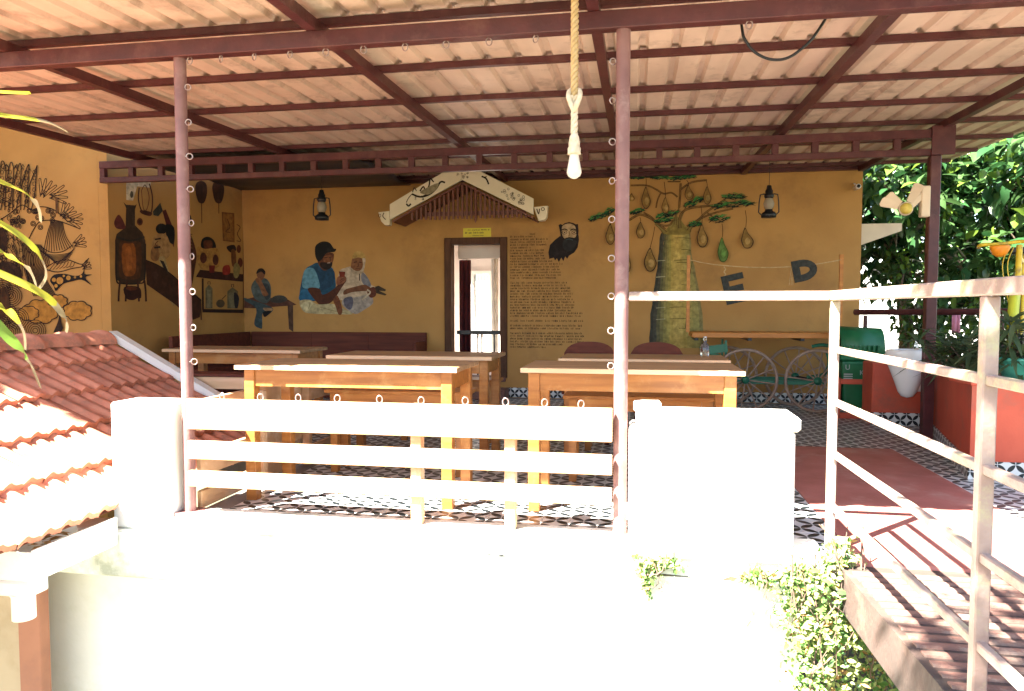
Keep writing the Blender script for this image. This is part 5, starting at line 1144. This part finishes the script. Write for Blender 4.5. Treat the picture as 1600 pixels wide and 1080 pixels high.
# ivy on the slab corner beside the bridge
def creeper(name, label, spots, n, seed, size=.035):
    rg = random.Random(seed); t = thing(name, label, 'creeper', spots[0][0]); o0 = Vector(spots[0][0]); b = MB(); sb = MB()
    for (c, rr) in spots:
        c = Vector(c)
        for _ in range(int(n / len(spots))):
            p = c + Vector((rg.gauss(0, rr[0] * .5), rg.gauss(0, rr[1] * .5), rg.gauss(0, rr[2] * .5))); k = rg.random()
            leaf_quad(b, p - o0, Vector((rg.gauss(0, .7), -abs(rg.gauss(.4, .5)), rg.gauss(.1, .6))), (size * rg.choice((.5, .8, 1.0, 1.4, 1.9))) , size * rg.uniform(.45, .9), Vector((0, -1, 1)), 'ivya' if k < .5 else 'ivyb' if k < .78 else 'dryleaf' if k < .86 else 'leafa', .3, .2)
    for i in range(34 if n > 1000 else 3):
        c = Vector(rg.choice(spots)[0]) - o0; sb.tube(catmull([c + Vector((rg.uniform(-.1, .1), -.02, .15)), c + Vector((rg.uniform(-.1, .1), -.05, 0)), c + Vector((rg.uniform(-.1, .1), -.03, -.22 if n > 1000 else -.03))], 3), .0045 if i % 3 == 0 else .0025, 4)
    tag(sb.build('stems', 'bark', t), kind='stuff'); tag(b.build('leaves', None, t), kind='stuff')
creeper('wall_creeper', 'leafy green creeper growing over the slab corner beside the footbridge', [(P(1275, 910, Y=3.38), (.11, .07, .09)), (P(1255, 960, Y=3.4), (.13, .08, .13)), (P(1300, 975, Y=3.36), (.12, .07, .14)), (P(1275, 1030, Y=3.42), (.14, .08, .16)), (P(1290, 1085, Y=3.45), (.16, .08, .16)), (P(1245, 905, Y=3.4), (.08, .05, .05)), (P(1330, 960, Y=3.6), (.1, .1, .15)), (P(1370, 1060, Y=3.9), (.16, .2, .2)), (P(1310, 870, Y=3.42), (.06, .05, .06)), (P(1400, 1080, Y=4.3), (.3, .3, .2)), (P(1190, 903, Y=3.43), (.07, .02, .02))], 3700, 31, .026)
creeper('wall_weed', 'small weed clump sprouting from the slab band under the parapet block', [(P(1035, 878, Y=3.42), (.10, .03, .03)), (P(1012, 885, Y=3.42), (.06, .03, .05)), (P(1010, 905, Y=3.425), (.02, .015, .08))], 420, 32, .022)
# palm leaflets at the left edge
pm = thing('palm_frond', 'yellowing palm frond with dry leaflet tips reaching in at the left edge', 'plant', (-2.25, 1.65, -3.2)); pmo = Vector(pm.location)
b = MB(); b.tube([Vector((0, 0, 0)), Vector((-.05, 0, 2.0)), Vector((-.12, -.02, 3.6)), Vector((-.05, .02, 4.45)), Vector((.05, .1, 5.0))], [.06, .05, .03, .02, .01], 8); b.build('stalk', 'palmg', pm)
def leaflet(pts, wmax, Y0, Y1, mats_):
    q = [P(a, c, Y=Y0 + (Y1 - Y0) * i / (len(pts) - 1)) - pmo for i, (a, c) in enumerate(pts)]; q = catmull(q, 6); n = len(q); b = MB()
    for seg, (i0, i1) in enumerate(((0, int(n * .62)), (int(n * .62), n - 1))):
        vs_ = []
        for i in range(i0, i1 + 1):
            t = (q[min(i + 1, n - 1)] - q[max(i - 1, 0)]).normalized(); s = t.cross(Vector((0.1, -.8, .6))).normalized(); w_ = wmax * (math.sin(math.pi * min(.98, .22 + .78 * i / n)) ** .7) * .5
            vs_ += [q[i] - s * w_, q[i] + Vector((0, .008, -.006)), q[i] + s * w_]
        b.add(vs_, [(3 * i + k, 3 * i + k + 1, 3 * i + 4 + k, 3 * i + 3 + k) for i in range(i1 - i0) for k in range(2)], mats_[seg], True)
    b.build('leaflet', None, pm)
for pts, wd, mm in (([(-60, 135), (0, 141), (45, 143)], .013, ('palm', 'palm')), ([(-60, 165), (0, 178), (40, 183), (75, 190), (105, 205)], .014, ('palm', 'palmtip')), ([(-60, 255), (0, 283), (35, 298), (58, 320), (62, 345)], .015, ('palm', 'palmtip')),
                    ([(-60, 320), (0, 348), (40, 375), (62, 400), (70, 430), (55, 455)], .015, ('palm', 'palmtip')), ([(-60, 375), (0, 392), (22, 405), (45, 420), (55, 445)], .015, ('palm', 'palmtip')),
                    ([(-60, 400), (0, 427), (50, 450), (80, 470), (102, 500), (102, 518)], .02, ('palm', 'palmtip')), ([(-60, 450), (0, 478), (20, 492), (35, 515), (38, 545)], .019, ('palm', 'palmtip')),
                    ([(-60, 440), (0, 512), (30, 545), (48, 570), (62, 605)], .026, ('palmg', 'palmtip'))):
    leaflet(pts, wd, 1.55, 1.75, mm)
